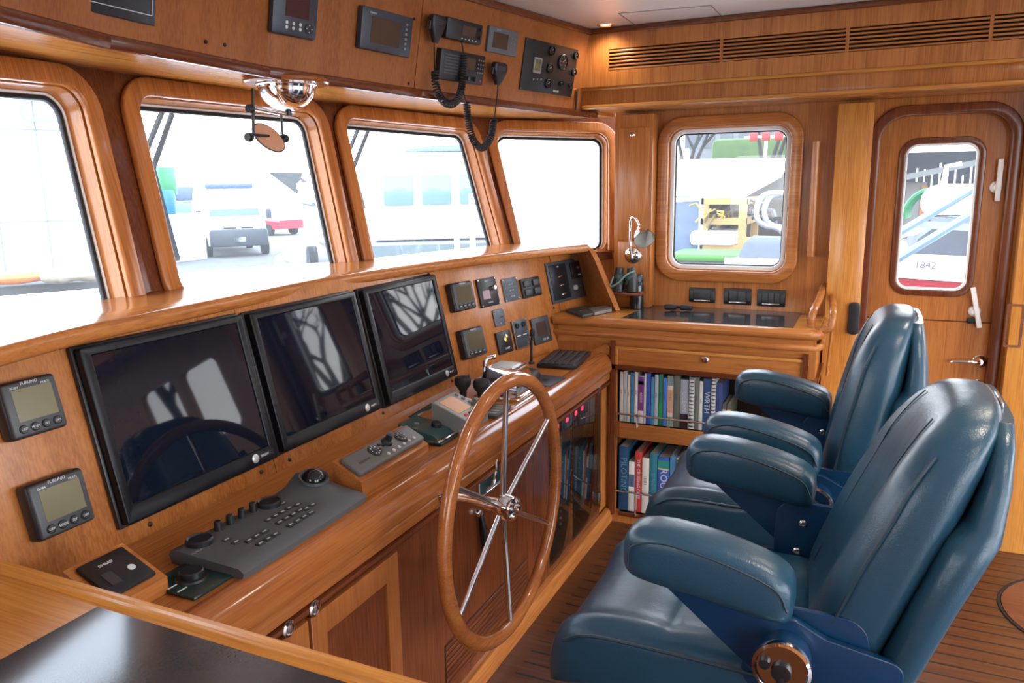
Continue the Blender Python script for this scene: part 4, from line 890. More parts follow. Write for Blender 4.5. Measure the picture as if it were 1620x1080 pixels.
def mic(quad, cord, pts_s, pts_e, label, hook):
    M, w_, h_ = fit(FF[4], quad, .04, False); e_ = empty('microphone', M, label, 'microphone'); Mi = M.inverted()
    MB().box((0, h_*.1, .008), (w_*.5, h_*.3, .016), STL, .003).build('hook_bracket', e_)
    prof_ = []
    b = MB(); rings = []
    for t_, ww, dd in ((-.5, .30, .012), (-.42, .36, .016), (-.2, .62, .022), (.1, .92, .026), (.32, 1.0, .026), (.46, .86, .022), (.5, .6, .012)):
        rings.append([Vector((p_[0], t_*h_, .033+p_[1])) for p_ in rr(w_*ww, dd, dd*.35, n=3)])
    b.loft(rings, BLK); b.build('body', e_)
    for k in range(3): MB().box((0, h_*(.32-.07*k), .0465), (w_*.5, .0025, .0012), CHAR, .0004).build('speaker_slot', e_)
    MB().box((-w_*.5, h_*.1, .033), (.006, h_*.3, .012), CHAR, .002).build('talk_button', e_)
    P = [Mi @ (FV @ Vector((*loc(FV, px, py, .045), .045))) for px, py in pts_s]; b = MB(); b.tube(crom(P, 6), .0022, BLK2, 6)
    Pe = [Mi @ (FV @ Vector((*loc(FV, px, py, .05), .05))) for px, py in pts_e]
    b.build('cord', e_)
    MB().tube(crom(Pe, 6), .0022, BLK2, 6).build('cord', e_)
    coil([Mi @ (FV @ Vector((*loc(FV, px, py, .05), .05))) for px, py in cord], 40, .0115, .0027, BLK2, 'coiled_cord', e_, None)
mic([(681, 22), (707, 25), (702, 71), (681, 66)], [(688, 112), (689, 132), (696, 153), (709, 165), (722, 160), (730, 140), (733, 110), (733, 85)], [(687, 62), (687, 90), (688, 112)], [(733, 85), (731, 70), (727, 62)], 'larger black fist microphone hanging left of the radios with its coiled cord', 0)
mic([(780, 98), (803, 99), (801, 137), (781, 133)], [(738, 162), (741, 190), (748, 220), (762, 234), (775, 220), (780, 200), (782, 188)], [(788, 130), (786, 155), (782, 188)], [(738, 162), (734, 148), (732, 134)], 'smaller rounded black microphone hanging right of the radios with its coiled cord', 0)
q = loc(FF[4], 910, 150); b = MB(); b.tube(crom([(0, .02, .006), (-.004, 0, .01), (0, -.05, .012), (.004, -.085, .01)], 5), .0045, BLK2, 6); b.lathe([(.007, 0), (.007, .008), (0, .009)], BRS, T(0, .018, .0), 12)
tag(b.build('key_fob', None, FF[4] @ T(q.x, q.y, 0)), 'small key with black fob hanging below the engine gauge panel', 'key')
# overhead compass
q = onZ(453, 131, SOF-.012)
cp = empty('overhead_compass', Matrix.Translation((q.x, q.y, SOF)), 'chrome domed overhead compass on a round wooden base under the soffit', 'compass')
depth = (q-CP).dot(cf); rad = 64/FP*depth; rb = 44/FP*depth
MB().lathe([(rad*.98, 0), (rad*1.04, -.006), (rad*1.04, -.013), (rad*1.0, -.017), (0, -.017)], wood('x', 3, .55)).build('wooden_base', cp)
MB().lathe([(rb*1.08, -.0165), (rb*1.08, -.020), (rb*1.03, -.022), (rb, -.028)], CHR).build('mounting_ring', cp)
MB().lathe([(rb*math.cos(R(a)), -.022-rb*.86*math.sin(R(a))) for a in range(0, 91, 9)], CHR, n=40).build('dome', cp)
MB().lathe([(.010, -.018-rb*.86), (.009, -.035-rb*.86), (0, -.035-rb*.86)], BLK, T(.0, 0, 0), 12).build('card_knob', cp)
def cpt(px, py, dy=0): v = onY(px, py, q.y+dy); return v-Vector((q.x, q.y, SOF))
Ai, Aj = cpt(400, 140, -.02), cpt(401, 212, -.02); Bi, Bj = cpt(445, 180, -.02), cpt(447, 214, -.02)
MB().tube([Ai, Aj], .004, BLK, 8).build('bracket_arm', cp); MB().tube([Bi, Bj], .0035, BLK, 8).build('bracket_arm', cp)
MB().tube([cpt(399, 170, -.02), cpt(450, 180, -.02)], .007, CHR, 12).build('cross_tube', cp)
for px, py in ((396, 172), (394, 217), (450, 219)): v = cpt(px, py, -.02); MB(Matrix.Translation(v) @ Ry(90)).lathe([(.011, -.008), (.013, 0), (.011, .008)], BLK, n=10).build('thumb_knob', cp)
mc = cpt(425, 218, -.02)
Mm = Matrix.Translation(mc) @ Rz(-25) @ Rx(80) @ Rz(-38)
c = MB(Mm); c.plate([(.052*math.cos(t_*math.pi/16), .030*math.sin(t_*math.pi/16)) for t_ in range(32)], [], -.003, .003, BLK, bev=.0015); c.plate([(.048*math.cos(t_*math.pi/16), .027*math.sin(t_*math.pi/16)) for t_ in range(32)], [], .0032, .0036, mat('painted_copper_reflection', (.55, .25, .13), .3)); c.plate([(.048*math.cos(t_*math.pi/16), .027*math.sin(t_*math.pi/16)) for t_ in range(32)], [], -.0036, -.0032, mat('painted_copper_reflection', (.55, .25, .13), .3)); c.build('oval_mirror', cp)  # plain copper colour painted on in place of the mirror's reflection
MB().tube([cpt(398, 213, -.02), cpt(447, 217, -.02)], .004, BLK, 8).build('mirror_bar', cp)
# ================================================================ DESK EQUIPMENT
def dframe(q, off=0): M, w_, h_ = fit(FDK, q, off, True); return M, w_, h_
def wfit(q, zf, dz_=0):
    f0, f1 = onZ(*q[3], zf), onZ(*q[2], zf); best = None
    for k in range(1, 90):
        z = zf+k*.001; a, b_ = onZ(*q[0], z), onZ(*q[1], z); er = abs(a.x-f0.x)+abs(b_.x-f1.x)
        if best is None or er < best[0]: best = (er, z, a, b_)
    er, zb, a, b_ = best; yf = (f0.y+f1.y)/2; yb = (a.y+b_.y)/2; xl = (a.x+f0.x)/2; xr = (b_.x+f1.x)/2
    return Matrix.Translation(((xl+xr)/2, (yf+yb)/2, DKZ)), xr-xl, yb-yf, zf-DKZ, zb-DKZ
# wooden wedge with black control panel (nearest the chart table)
M, w_, h_, zf, zb = wfit([(110, 893), (190, 857), (250, 905), (178, 950)], .822)
ap = empty('window_control_box', M, 'black touch control panel in a wooden wedge at the near end of the helm desk', 'control panel')
c = MB(); hw, hh = w_/2+.010, h_/2+.006
zf -= .010; zb -= .008
c.loft([[Vector((-hw, -hh, .001)), Vector((hw, -hh, .001)), Vector((hw, hh, .001)), Vector((-hw, hh, .001))], [Vector((-hw, -hh, zf)), Vector((hw, -hh, zf)), Vector((hw, hh, zb)), Vector((-hw, hh, zb))]], wood('x', 0))
c.build('wooden_wedge', ap)
sl = math.degrees(math.atan2(zb-zf, 2*hh)); Mt = T(0, 0, (zf+zb)/2) @ Rx(sl)
MB(Mt).box((0, 0, .005), (w_-.006, h_-.004, .010), BLK, .005).build('black_panel', ap)
MB(Mt).box((-.02, -h_*.12, .0105), (w_*.2, h_*.34, .001), mat('smoked_lcd', (.05, .05, .055), .1)).build('screen', ap)
MB(Mt @ T(w_*.22, -h_*.1, .010)).lathe([(.007, 0), (.007, .001), (.004, .0015), (.004, .0008), (0, .0008)], TXT, n=20).build('round_button', ap)
c = MB(Mt); c.text('SIMRAD', .008, TXT, T(-.005, h_*.24, .0104)); c.build('lettering', ap)
# square black plate with rotary knob
q = onZ(299, 914, DKZ); M, w_, h_ = Matrix.Translation((q.x-.012, q.y-.016, DKZ)), .098, .125
jg = empty('rotary_controller', M, 'square black plate with large rotary knob beside the wooden wedge', 'control knob')
MB().box((0, 0, .004), (w_, h_, .007), GRNB, .003).build('plate', jg)
MB().lathe([(.030, .0075), (.028, .011), (.022, .012), (.022, .022), (.020, .024), (0, .024)], BLK, T(.005, 0, 0), 30).build('knob', jg)
for k in range(3): MB().box((-w_*.36, h_*(.25-.2*k), .0078), (.02, .003, .0008), TXT).build('marking', jg)
# long grey control keyboard
M, w_, h_ = dframe([(273, 866), (483, 755), (574, 779), (379, 902)], .028)
kb = empty('control_keyboard', M, 'long dark grey navigation keyboard with trackball and knobs on the helm desk', 'keyboard')
c = MB(); rings = []
for i in range(25):
    x = -w_/2+w_*i/24; bump = .040*math.exp(-((x-w_*.385)/(w_*.10))**2); e0 = .0 if 0 < i < 24 else .006
    rings.append([Vector((x, -h_/2+e0, .002)), Vector((x, -h_/2, .014)), Vector((x, -h_/2+.012, .022)), Vector((x, -h_*.2, .024+bump*.35)), Vector((x, h_*.12, .027+bump)), Vector((x, h_*.36, .030+bump*.9)), Vector((x, h_/2-.006, .028+bump*.2)), Vector((x, h_/2, .02)), Vector((x, h_/2-e0, .002))])
c.loft(rings, GREY); c.build('body', kb, sharp=50)
def kz(x, y): return .0245+.005*(y/h_+.2)
for u in (-.385, .12): MB().lathe([(.027, .024), (.027, .034), (.024, .037), (.021, .034), (0, .034)], BLK, T(u*w_, h_*.32, .003), 28).build('large_knob', kb)
for k in range(4): MB().lathe([(.009, .024), (.008, .046), (.006, .048), (0, .048)], BLK, T((-.24+.085*k)*w_, h_*.36, .002), 16).build('small_knob', kb)
KEY = mat('key_black', (.02, .021, .022), .5); MK = mat('key_marks', (.42, .44, .44), .5)
kp = []
for r_ in range(3):
    for k in range(4): kp.append((-.03+.055*k, .05-.155*r_))
for r_ in range(2):
    for k in range(3): kp.append((-.27+.055*k+.01, -.03-.155*r_-.08))
for k in range(3): kp.append((.19+.055*k, .02)); kp.append((.17+.055*k, -.14))
for k in range(2): kp.append((-.30, .12-.13*k)); kp.append((.17, .2-.13*k)) if k == 0 else None
for u, v_ in kp:
    x, y = u*w_, v_*h_
    if u > .26: continue
    c = MB(T(x, y, kz(x, y)-.001) @ Rx(2)); c.box((0, 0, .0015), (.020, .013, .004), KEY, .0014); c.box((0, 0, .0037), (.010, .004, .0006), MK); c.build('key', kb)
zz = .027+.040
Mt = T(w_*.385, h_*.10, zz-.008) @ Rx(14) @ Ry(-6)
MB(Mt).lathe([(.036, .0), (.034, .006), (.0285, .004), (.027, 0)], CHAR, n=28).build('trackball_ring', kb)
MB(Mt).lathe([(.0275*math.cos(R(a)), -.003+.0245*math.sin(R(a))) for a in range(0, 91, 10)], mat('gloss_trackball', (.006, .007, .009), .04), n=28).build('trackball', kb)
c = MB(); c.text('FURUNO', .010, MK, T(-w_*.44, h_*.2, kz(0, h_*.2)+.0012) @ Rx(2)); c.build('lettering', kb)
# wooden based remote panel
M, w_, h_, zf, zb = wfit([(527, 724), (634, 666), (674, 694), (576, 750)], .832)
rp_ = empty('radar_remote_panel', M, 'grey remote control panel with two dials on a wooden wedge base', 'control panel')
c = MB(); hw, hh = w_/2+.004, h_/2+.004; zf -= .015; zb -= .013
c.loft([[Vector((-hw, -hh, .001)), Vector((hw, -hh, .001)), Vector((hw, hh, .001)), Vector((-hw, hh, .001))], [Vector((-hw, -hh, zf)), Vector((hw, -hh, zf)), Vector((hw, hh, zb)), Vector((-hw, hh, zb))]], wood('x', 3)); c.build('wooden_wedge', rp_)
Mt = T(0, 0, (zf+zb)/2) @ Rx(math.degrees(math.atan2(zb-zf, 2*hh)))
MB(Mt).box((0, 0, .008), (w_-.008, h_-.008, .018), mat('taupe_grey', (.09, .085, .08), .45), .007, seg=3).build('panel', rp_)
for u in (-.14, .26):
    c = MB(Mt @ T(u*w_, h_*.06, .017)); c.lathe([(.020, 0), (.020, .002), (.017, .003), (.006, .003), (.005, .005), (0, .005)], BLK, n=24)
    for a in range(8): c.box((.0125, 0, .0035), (.003, .002, .0008), TXT, M=Rz(a*45))
    c.build('dial', rp_)
MB(Mt @ T(.06*w_, h_*.13, .017)).lathe([(.016, 0), (.014, .008), (.010, .010), (.009, .024), (.011, .028), (0, .029)], BLK, n=20).build('joystick', rp_)
for k in range(6): MB(Mt).lathe([(.005, 0), (.0045, .003), (0, .0034)], mat('pale_buttons', (.4, .4, .38), .4), T((-.06+.085*k)*w_, -h_*(.30-.012*k), .017), 12).build('button', rp_)
for k in range(2): MB(Mt).box(((-.04+.03*k)*w_, h_*(.2-.12*k), .018), (.008, .007, .004), BLK, .001).build('key', rp_)
MB(Mt).box((-w_*.33, -h_*.08, .0172), (.045, .006, .001), BLK).build('slot', rp_)
# dark green tinted throttle quadrant
M, w_, h_ = dframe([(640, 676), (672, 657), (718, 690), (672, 716)], .012)
tq = empty('thruster_control', M, 'dark green-black control unit with flip lid, knob and horizontal grip', 'control lever')
MB().box((0, 0, .006), (w_, h_, .011), GRNB, .005).build('base', tq)
MB().loft([[Vector((-w_*.42, -h_*.4, .012)), Vector((w_*.42, -h_*.4, .012)), Vector((w_*.42, h_*.4, .012)), Vector((-w_*.42, h_*.4, .012))], [Vector((-w_*.36, -h_*.3, .022)), Vector((w_*.36, -h_*.3, .022)), Vector((w_*.34, h_*.36, .045)), Vector((-w_*.34, h_*.36, .045))]], mat('teal_gloss', (.03, .07, .075), .06)).build('lid', tq)
MB(T(w_*.12, -h_*.12, .024) @ Rx(12)).lathe([(.015, 0), (.014, .016), (.012, .018), (0, .018)], BLK, n=22).build('knob', tq)
MB(T(-w_*.05, h_*.16, .032) @ Rx(14)).lathe([(.010, .002), (.009, .006), (0, .007)], mat('grey_green', (.12, .17, .16), .3), n=16).build('indicator', tq)
for s_ in (-1, 1): MB().lathe([(.007, .011), (.006, .014), (0, .014)], CHR, T(s_*w_*.43, -h_*.43, 0), 10).build('bolt', tq)
MB().tube([(-w_*.46, -h_*.46, .014), (0, -h_*.49, .018), (w_*.46, -h_*.46, .014)], .003, CHR, 8).build('chrome_edge', tq)
g0, g1 = onY(650, 664, 1.30), onY(690, 640, 1.30)
P_ = [M.inverted() @ Vector((p_.x, p_.y, p_.z)) for p_ in (g0, g1)]
MB().tube([P_[0], P_[1]], .014, GRNB, 14).build('grip', tq)
MB().tube([P_[1], P_[1]+Vector((.02, -.02, -.04))], .018, GRNB, 12).build('grip_mount', tq)
# grey autopilot head with amber screen
M, w_, h_, zf, zb = wfit([(686, 632), (716, 616), (766, 644), (742, 668)], .832)
au = empty('autopilot_head', M, 'light grey autopilot control head with amber screen and rotary knob', 'instrument')
c = MB(); hw, hh = w_/2, h_/2
c.loft([[Vector((-hw*1.02, -hh*1.02, .001)), Vector((hw*1.02, -hh*1.02, .001)), Vector((hw*1.02, hh*1.02, .001)), Vector((-hw*1.02, hh*1.02, .001))], [Vector((-hw, -hh, .012)), Vector((hw, -hh, .012)), Vector((hw, hh, .012)), Vector((-hw, hh, .012))]], wood('x', 0)); c.build('wooden_base', au)
c = MB(); c.loft([[Vector((-hw*.98, -hh*.98, .0125)), Vector((hw*.98, -hh*.98, .0125)), Vector((hw*.98, hh*.98, .0125)), Vector((-hw*.98, hh*.98, .0125))], [Vector((-hw*.96, -hh*.96, zf-.006)), Vector((hw*.96, -hh*.96, zf-.006)), Vector((hw*.96, hh*.96, zb-.006)), Vector((-hw*.96, hh*.96, zb-.006))]], mat('warm_grey_case', (.16, .165, .16), .4)); c.build('case', au)
Mt = T(0, 0, (zf+zb)/2-.006) @ Rx(math.degrees(math.atan2(zb-zf, 2*hh*.96)))
MB(Mt).box((0, 0, .001), (w_*.94, h_*.94, .006), mat('pale_bezel', (.32, .33, .31), .4), .002).build('bezel', au)
MB(Mt).box((-w_*.1, h_*.08, .0045), (w_*.56, h_*.6, .002), LCDO).build('screen', au)
for k in range(3): MB(Mt).lathe([(.007, 0), (.006, .005), (0, .006)], mat('grey_button', (.12, .12, .11), .4), T(w_*.34, h_*(.34-.2*k), .004), 14).build('button', au)
for k in range(4): MB(Mt).box((w_*(-.3+.18*k), -h_*.36, .006), (.012, .009, .006), RED if k == 0 else CHAR, .002).build('key', au)
MB(Mt @ T(w_*.34, -h_*.22, .004)).lathe([(.014, 0), (.014, .004), (.011, .006), (.010, .022), (0, .024)], mat('green_grey_knob', (.06, .085, .08), .35), n=20).build('knob', au)
# two black ball topped thruster levers
for px, py, lab in ((733, 635, 'black mushroom-shaped control lever right behind the grey autopilot head'), (762, 640, 'black mushroom-shaped control lever nearest the chrome throttle')):
    q = onZ(px, py, DKZ); s_ = .9
    e_ = empty('joystick_lever', Matrix.Translation((q.x, q.y, DKZ)), lab, 'control lever')
    MB().lathe([(.028, .001), (.028, .006), (.018, .010), (.014, .012)], CHR, n=20).build('base', e_)
    MB().lathe([(.012, .012), (.013, .04), (.020, .050), (.028, .062), (.029, .078), (.024, .087), (0, .090)], BLK2, n=22).build('grip', e_)
# chrome throttle head
M, w_, h_ = dframe([(770, 614), (800, 597), (838, 622), (800, 645)], .01)
th = empty('throttle_head', M, 'polished chrome engine throttle head with an angled lever', 'control lever')
MB().box((0, 0, .006), (w_, h_, .011), CHR, .004).build('base_plate', th)
MB().loft([[Vector((a*w_*.42, b_*h_*.42, .011)) for a, b_ in ((-1, -1), (1, -1), (1, 1), (-1, 1))], [Vector((a*w_*.40, b_*h_*.40, .06)) for a, b_ in ((-1, -1), (1, -1), (1, 1), (-1, 1))], [Vector((a*w_*.28, b_*h_*.30, .105)) for a, b_ in ((-1, -1), (1, -1), (1, 1), (-1, 1))]], CHR).build('housing', th)
MB().box((0, 0, .107), (w_*.42, h_*.46, .006), mat('pale_label', (.55, .6, .62), .3), .001).build('label', th)
l0 = M.inverted() @ onY(767, 612, 1.23); l1 = M.inverted() @ onY(768, 570, 1.23); l2 = M.inverted() @ onY(782, 564, 1.22)
MB().tube([(-w_*.3, h_*.2, .03), l0], .009, CHR, 10).build('lever_pivot', th)
MB().tube([l0, l0.lerp(l1, .5), l1, l1+(l2-l1)*.15+Vector((0, 0, .006)), l2], [.010, .010, .009, .009, .009], CHR, 14).build('lever', th)
q = onZ(826, 604, DKZ); c = MB()
M, w_, h_ = dframe([(800, 604), (822, 584), (856, 592), (838, 614)], .02)
ms = empty('black_palm_control', M, 'large smooth black palm-shaped control behind the top of the wheel', 'control')
rg_ = []
for t_, s_, z_ in ((0, 1.0, .002), (.3, 1.0, .018), (.6, .9, .034), (.85, .65, .046), (1, .25, .052)): rg_.append([Vector((p_[0]*s_, p_[1]*s_, z_)) for p_ in rr(w_*1.1, h_*.95, min(w_, h_)*.44, n=6)])
MB().loft(rg_, BLK).build('shell', ms, sub=1)
M, w_, h_ = dframe([(838, 600), (864, 586), (884, 604), (858, 618)], .004)
b = MB(); b.box((0, 0, .004), (w_, h_, .006), mat('slate_dark', (0, 0, 0)), .002); b.text('||||', .03, CHAR, T(0, 0, .0076)); tag(b.build('notepad', None, M), 'flat dark pad lying right of the black palm control', 'pad')
M, w_, h_ = dframe([(768, 648), (785, 636), (808, 640), (785, 665)], .006)
M, w_, h_ = dframe([(764, 655), (786, 638), (806, 645), (784, 664)], .006)
ph = empty('handheld_remote', M, 'small flat dark remote lying behind the wheel rim on the helm desk', 'remote control')
MB().box((0, 0, .007), (w_, h_, .011), CHAR, .003).build('body', ph)
for k in range(4): MB().box(((k-1.5)*w_*.2, 0, .0128), (w_*.12, h_*.5, .001), LGREY, .0003).build('button', ph)
# black computer keyboard
M, w_, h_ = dframe([(853, 574), (878, 553), (934, 559), (908, 584)], .012)
kq = empty('computer_keyboard', M, 'black computer keyboard at the far end of the helm desk', 'keyboard')
MB().box((0, 0, .009), (w_, h_, .016), BLK, .003).build('body', kq)
for r_ in range(5): 
    for k in range(11): MB().box((((k+.5)/11-.5)*w_*.94, ((r_+.5)/5-.5)*h_*.86, .0185), (w_*.94/11*.84, h_*.86/5*.8, .004), CHAR, .001).build('key', kq)
# clip-on goose lamp / wand
g0 = onZ(841, 575, DKZ); e_ = empty('wand_light', Matrix.Translation((g0.x, g0.y, DKZ)), 'slim black upright wand with clamp in front of the lower instruments', 'light')
MB().lathe([(.012, .001), (.012, .008), (.006, .012)], CHAR, n=14).build('foot', e_); MB().tube([(0, 0, .010), (0, 0, .09), (0, -.004, .12)], .0055, BLK, 10).build('stem', e_); MB().box((0, -.004, .13), (.022, .018, .03), BLK, .005).build('clamp', e_)

# ================================================================ STEERING WHEEL
wc = onY(793, 800, .80); WR = .352
wh = empty('steering_wheel', Matrix.Translation((1.694, .80, .690)), 'large varnished wooden ship steering wheel with six steel spokes', 'steering wheel')
def wob(th): return (math.cos(th), 0, math.sin(th))
rim = MB(); N = 72; rings = []
for i in range(N):
    a = 2*math.pi*i/N; rings.append([Vector(((WR-.019+.0200*math.cos(t_))*math.cos(a), .0165*math.sin(t_), (WR-.019+.0200*math.cos(t_))*math.sin(a))) for t_ in [2*math.pi*k/14 for k in range(14)]])
rim.loft(rings, wood('x', 3, .12), closed=True); rim.build('rim', wh)
hubc = Vector((0, -.0, 0)); dy = .015
for k in range(6):
    a = R(90+60*k); rr_ = WR-.03
    MB().tube([(.03*math.cos(a), .015, .03*math.sin(a)), (rr_*math.cos(a), .0, rr_*math.sin(a))], [.008, .007], STL if k % 2 else CHR, 10).build('spoke', wh)
MB(Rx(90)).lathe([(0, .035), (.012, .034), (.014, .022), (.030, .016), (.034, 0), (.034, -.02), (.020, -.03), (.020, -.06)], CHR, n=24).build('hub', wh)
for k in range(4): a = R(45+90*k); MB(T(.024*math.cos(a), -.018, .024*math.sin(a)) @ Rx(90)).lathe([(.006, 0), (.006, .008), (0, .009)], CHR, n=8).build('hub_bolt', wh)
MB().tube([(0, .05, 0), (0, YC-.80+.0, 0)], .016, CHR, 16).build('shaft', wh)
MB(T(0, YC-.80, 0) @ Rx(90)).lathe([(.045, .0), (.042, .010), (.02, .014), (.018, .02)], CHR, n=24).build('shaft_flange', wh)
# ================================================================ HELM CHAIRS
def leather_mat():
    m = mat('teal_blue_leather', (.0135, .055, .094), .32, spec=.55, noise=.10, nscale=14, bump=0)
    nt = m.node_tree; b = nt.nodes['Principled BSDF']; tc = nt.nodes.new('ShaderNodeTexCoord')
    v = nt.nodes.new('ShaderNodeTexVoronoi'); v.inputs['Scale'].default_value = 420; nt.links.new(tc.outputs['Object'], v.inputs['Vector'])
    n = nt.nodes.new('ShaderNodeTexNoise'); n.inputs['Scale'].default_value = 26; n.inputs['Detail'].default_value = 3; nt.links.new(tc.outputs['Object'], n.inputs['Vector'])
    ad = nt.nodes.new('ShaderNodeMath'); ad.operation = 'MULTIPLY_ADD'; ad.inputs[1].default_value = .18; nt.links.new(v.outputs['Distance'], ad.inputs[0]); nt.links.new(n.outputs['Fac'], ad.inputs[2])
    bp = nt.nodes.new('ShaderNodeBump'); bp.inputs['Strength'].default_value = .35; bp.inputs['Distance'].default_value = .003
    nt.links.new(ad.outputs[0], bp.inputs['Height']); nt.links.new(bp.outputs[0], b.inputs['Normal']); return m
LEA = leather_mat(); BLU = mat('gloss_blue_paint', (.004, .034, .09), .28); PIP = mat('dark_piping', (.008, .03, .05), .5)
def smooth(a, b_, x): t_ = max(0, min(1, (x-a)/(b_-a))); return t_*t_*(3-2*t_)
def back_ring(z, yf, yr, hw, bump, n=40, e=3.0):
    out = []; yc = (yf+yr)/2; hd_ = (yf-yr)/2
    for k in range(n):
        a = 2*math.pi*k/n; c_, s_ = math.cos(a), math.sin(a)
        x = hw*math.copysign(abs(c_)**(2/e), c_); y = hd_*math.copysign(abs(s_)**(2/e), s_)
        if s_ > 0: y += bump*smooth(.45, .8, abs(x)/hw)*(1-smooth(.9, 1.0, abs(x)/hw)*.35)*s_**.3 - bump*.35*(1-smooth(0, .5, abs(x)/hw))
        out.append(Vector((x, yc+y, z)))
    return out
def make_chair(label, loc_, zk=.9, rk=0):
    def ZB(z, y): return (.6+(z-.6)*zk, y+rk*max(0, z-.6))
    e_ = empty('helm_chair', Matrix.Translation(loc_), label, 'chair', 'helm chairs')
    MB().lathe([(.22, 0), (.22, .012), (.19, .02), (.07, .03), (.06, .05), (.055, .40), (.10, .45), (.10, .47), (0, .47)], BLU).build('pedestal', e_)
    MB().box((0, .12, .49), (.36, .40, .04), BLU, .01).build('seat_pan', e_)
    # seat cushion: rounded sides stand above the middle and roll over at the front
    prof = [(-.13, .60, .52, .20), (-.10, .625, .51, .235), (.0, .632, .505, .245), (.15, .632, .50, .25), (.27, .630, .495, .25), (.285, .620, .495, .25), (.30, .632, .49, .25), (.40, .632, .485, .25), (.47, .618, .475, .247), (.515, .585, .47, .24), (.525, .54, .475, .225), (.52, .50, .485, .20)]
    rings = []
    for y, zt, zb, hw in prof:
        r_ = []
        for k in range(40):
            a = 2*math.pi*k/40; c_, s_ = math.cos(a), math.sin(a); x = hw*math.copysign(abs(c_)**.6, c_); zc = (zt+zb)/2; z = (zt-zb)/2*math.copysign(abs(s_)**.65, s_)
            if s_ > 0: z += .040*smooth(.5, .82, abs(x)/hw)*min(1, (zt-zb)/.11)
            r_.append(Vector((x, y, zc+z)))
        rings.append(r_)
    MB().loft(rings, LEA).build('seat_cushion', e_, sharp=80, sub=1)
    for s_ in (-1, 1):
        MB().tube(crom([(s_*.252, -.08, .62), (s_*.253, .1, .633), (s_*.253, .3, .637), (s_*.251, .43, .632), (s_*.246, .485, .605)], 6), .0035, PIP, 6).build('seat_piping', e_)
    # backrest
    bp_ = [(.585, .03, -.05, .20, .0), (.61, .06, -.075, .23, .02), (.70, .048, -.095, .245, .035), (.80, .018, -.115, .25, .038), (.90, -.006, -.14, .248, .038), (1.0, -.034, -.165, .24, .032), (1.07, -.052, -.18, .23, .028), (1.13, -.075, -.195, .21, .018), (1.17, -.095, -.20, .185, .010), (1.195, -.118, -.198, .145, .004), (1.205, -.138, -.19, .08, 0)]
    bp_ = [(ZB(z_, 0)[0], a+rk*max(0, z_-.6), b_+rk*max(0, z_-.6), hw, bu) for z_, a, b_, hw, bu in bp_]
    MB().loft([back_ring(*p_) for p_ in bp_], LEA).build('backrest', e_, sharp=80, sub=1)
    for s_ in (-1, 1):
        P = [(s_*(p_[3]*.985), p_[1]*.72+p_[2]*.28+p_[4]*.6, p_[0]) for p_ in bp_[1:8]]
        MB().tube(crom(P, 5), .0035, PIP, 6).build('back_piping', e_)
        P = [(s_*p_[3]*.56, p_[1]+p_[4]*.15, p_[0]) for p_ in bp_[2:9]]
        MB().tube(crom(P, 5), .0013, PIP, 6).build('panel_seam', e_)
    sh_ = [(.54, -.02, -.10, .20), (.60, -.045, -.125, .25), (.72, -.07, -.15, .268), (.85, -.095, -.18, .272), (.95, -.118, -.208, .266), (.985, -.128, -.220, .258), (1.012, -.155, -.220, .238), (1.08, -.165, -.220, .220), (1.15, -.172, -.216, .185), (1.185, -.178, -.212, .14)]
    sh_ = [(ZB(z_, 0)[0], a+rk*max(0, z_-.6), b_+rk*max(0, z_-.6), hw) for z_, a, b_, hw in sh_]
    MB().loft([back_ring(z_, a, b_, hw, 0, e=3.6) for z_, a, b_, hw in sh_], LEA).build('rear_shell', e_, sharp=50)
    MB().box((.0, -.200+rk*.59, ZB(1.19, 0)[0]), (.09, .006, .012), STL, .002).build('pull_handle', e_)
    for s_ in (-1, 1):
        r_ = []
        for y, zt, zb, hw in ((.352, .865, .825, .022), (.345, .885, .805, .042), (.325, .900, .795, .052), (.27, .906, .788, .055), (.18, .893, .780, .055), (.10, .872, .765, .054), (.068, .855, .762, .050), (.052, .835, .775, .036)):
            r_.append([Vector((s_*.262+hw*math.copysign(abs(math.cos(a))**.62, math.cos(a)), y, (zt+zb)/2+(zt-zb)/2*math.copysign(abs(math.sin(a))**.62, math.sin(a)))) for a in [2*math.pi*k/28 for k in range(28)]])
        am = MB().loft(r_, LEA).build('armrest', e_, sharp=80, sub=1)
        for t_ in (-1, 1): MB().tube(crom([(s_*.262+t_*.052, .335, .83), (s_*.262+t_*.0515, .328, .868), (s_*.262+t_*.0535, .27, .884), (s_*.262+t_*.0535, .17, .868), (s_*.262+t_*.052, .085, .838), (s_*.262+t_*.05, .062, .80)], 6), .002, PIP, 6).build('piping', am)
        pl = [(.29, .792), (.05, .764), (-.0, .74), (-.12, .72), (-.12, .63), (.0, .60), (.09, .63)]
        X_ = Matrix(((0, 0, 1, s_*.262), (1, 0, 0, 0), (0, 1, 0, 0), (0, 0, 0, 1)))
        MB().plate(rpoly(pl, [.004, .02, .03, .02, .03, .04, .03]), [], -.008, .008, BLU, bev=.002, M=X_).build('arm_bracket', am)
        X2 = Matrix(((0, 0, 1, s_*.243), (1, 0, 0, 0), (0, 1, 0, 0), (0, 0, 0, 1)))
        MB().plate(rpoly([(.14, .60), (.135, .775), (-.06, .775), (-.09, .60)], .04), [], -.006, .006, BLU, bev=.002, M=X2).build('pivot_plate', e_)
        for y, z in ((.075, .725), (.085, .655)): MB(Matrix(((0, 0, -s_, s_*.237), (1, 0, 0, y), (0, 1, 0, z), (0, 0, 0, 1)))).lathe([(.010, 0), (.0095, .003), (.006, .006), (.004, .006), (.003, .003), (0, .003)], STL, n=16).build('bolt', e_)
    K = Matrix(((0, 0, -1, -.27), (1, 0, 0, .065), (0, 1, 0, .700), (0, 0, 0, 1)))
    MB(K).lathe([(.044, 0), (.046, .02), (.047, .040)], BLU, n=32).build('pivot_drum', e_)
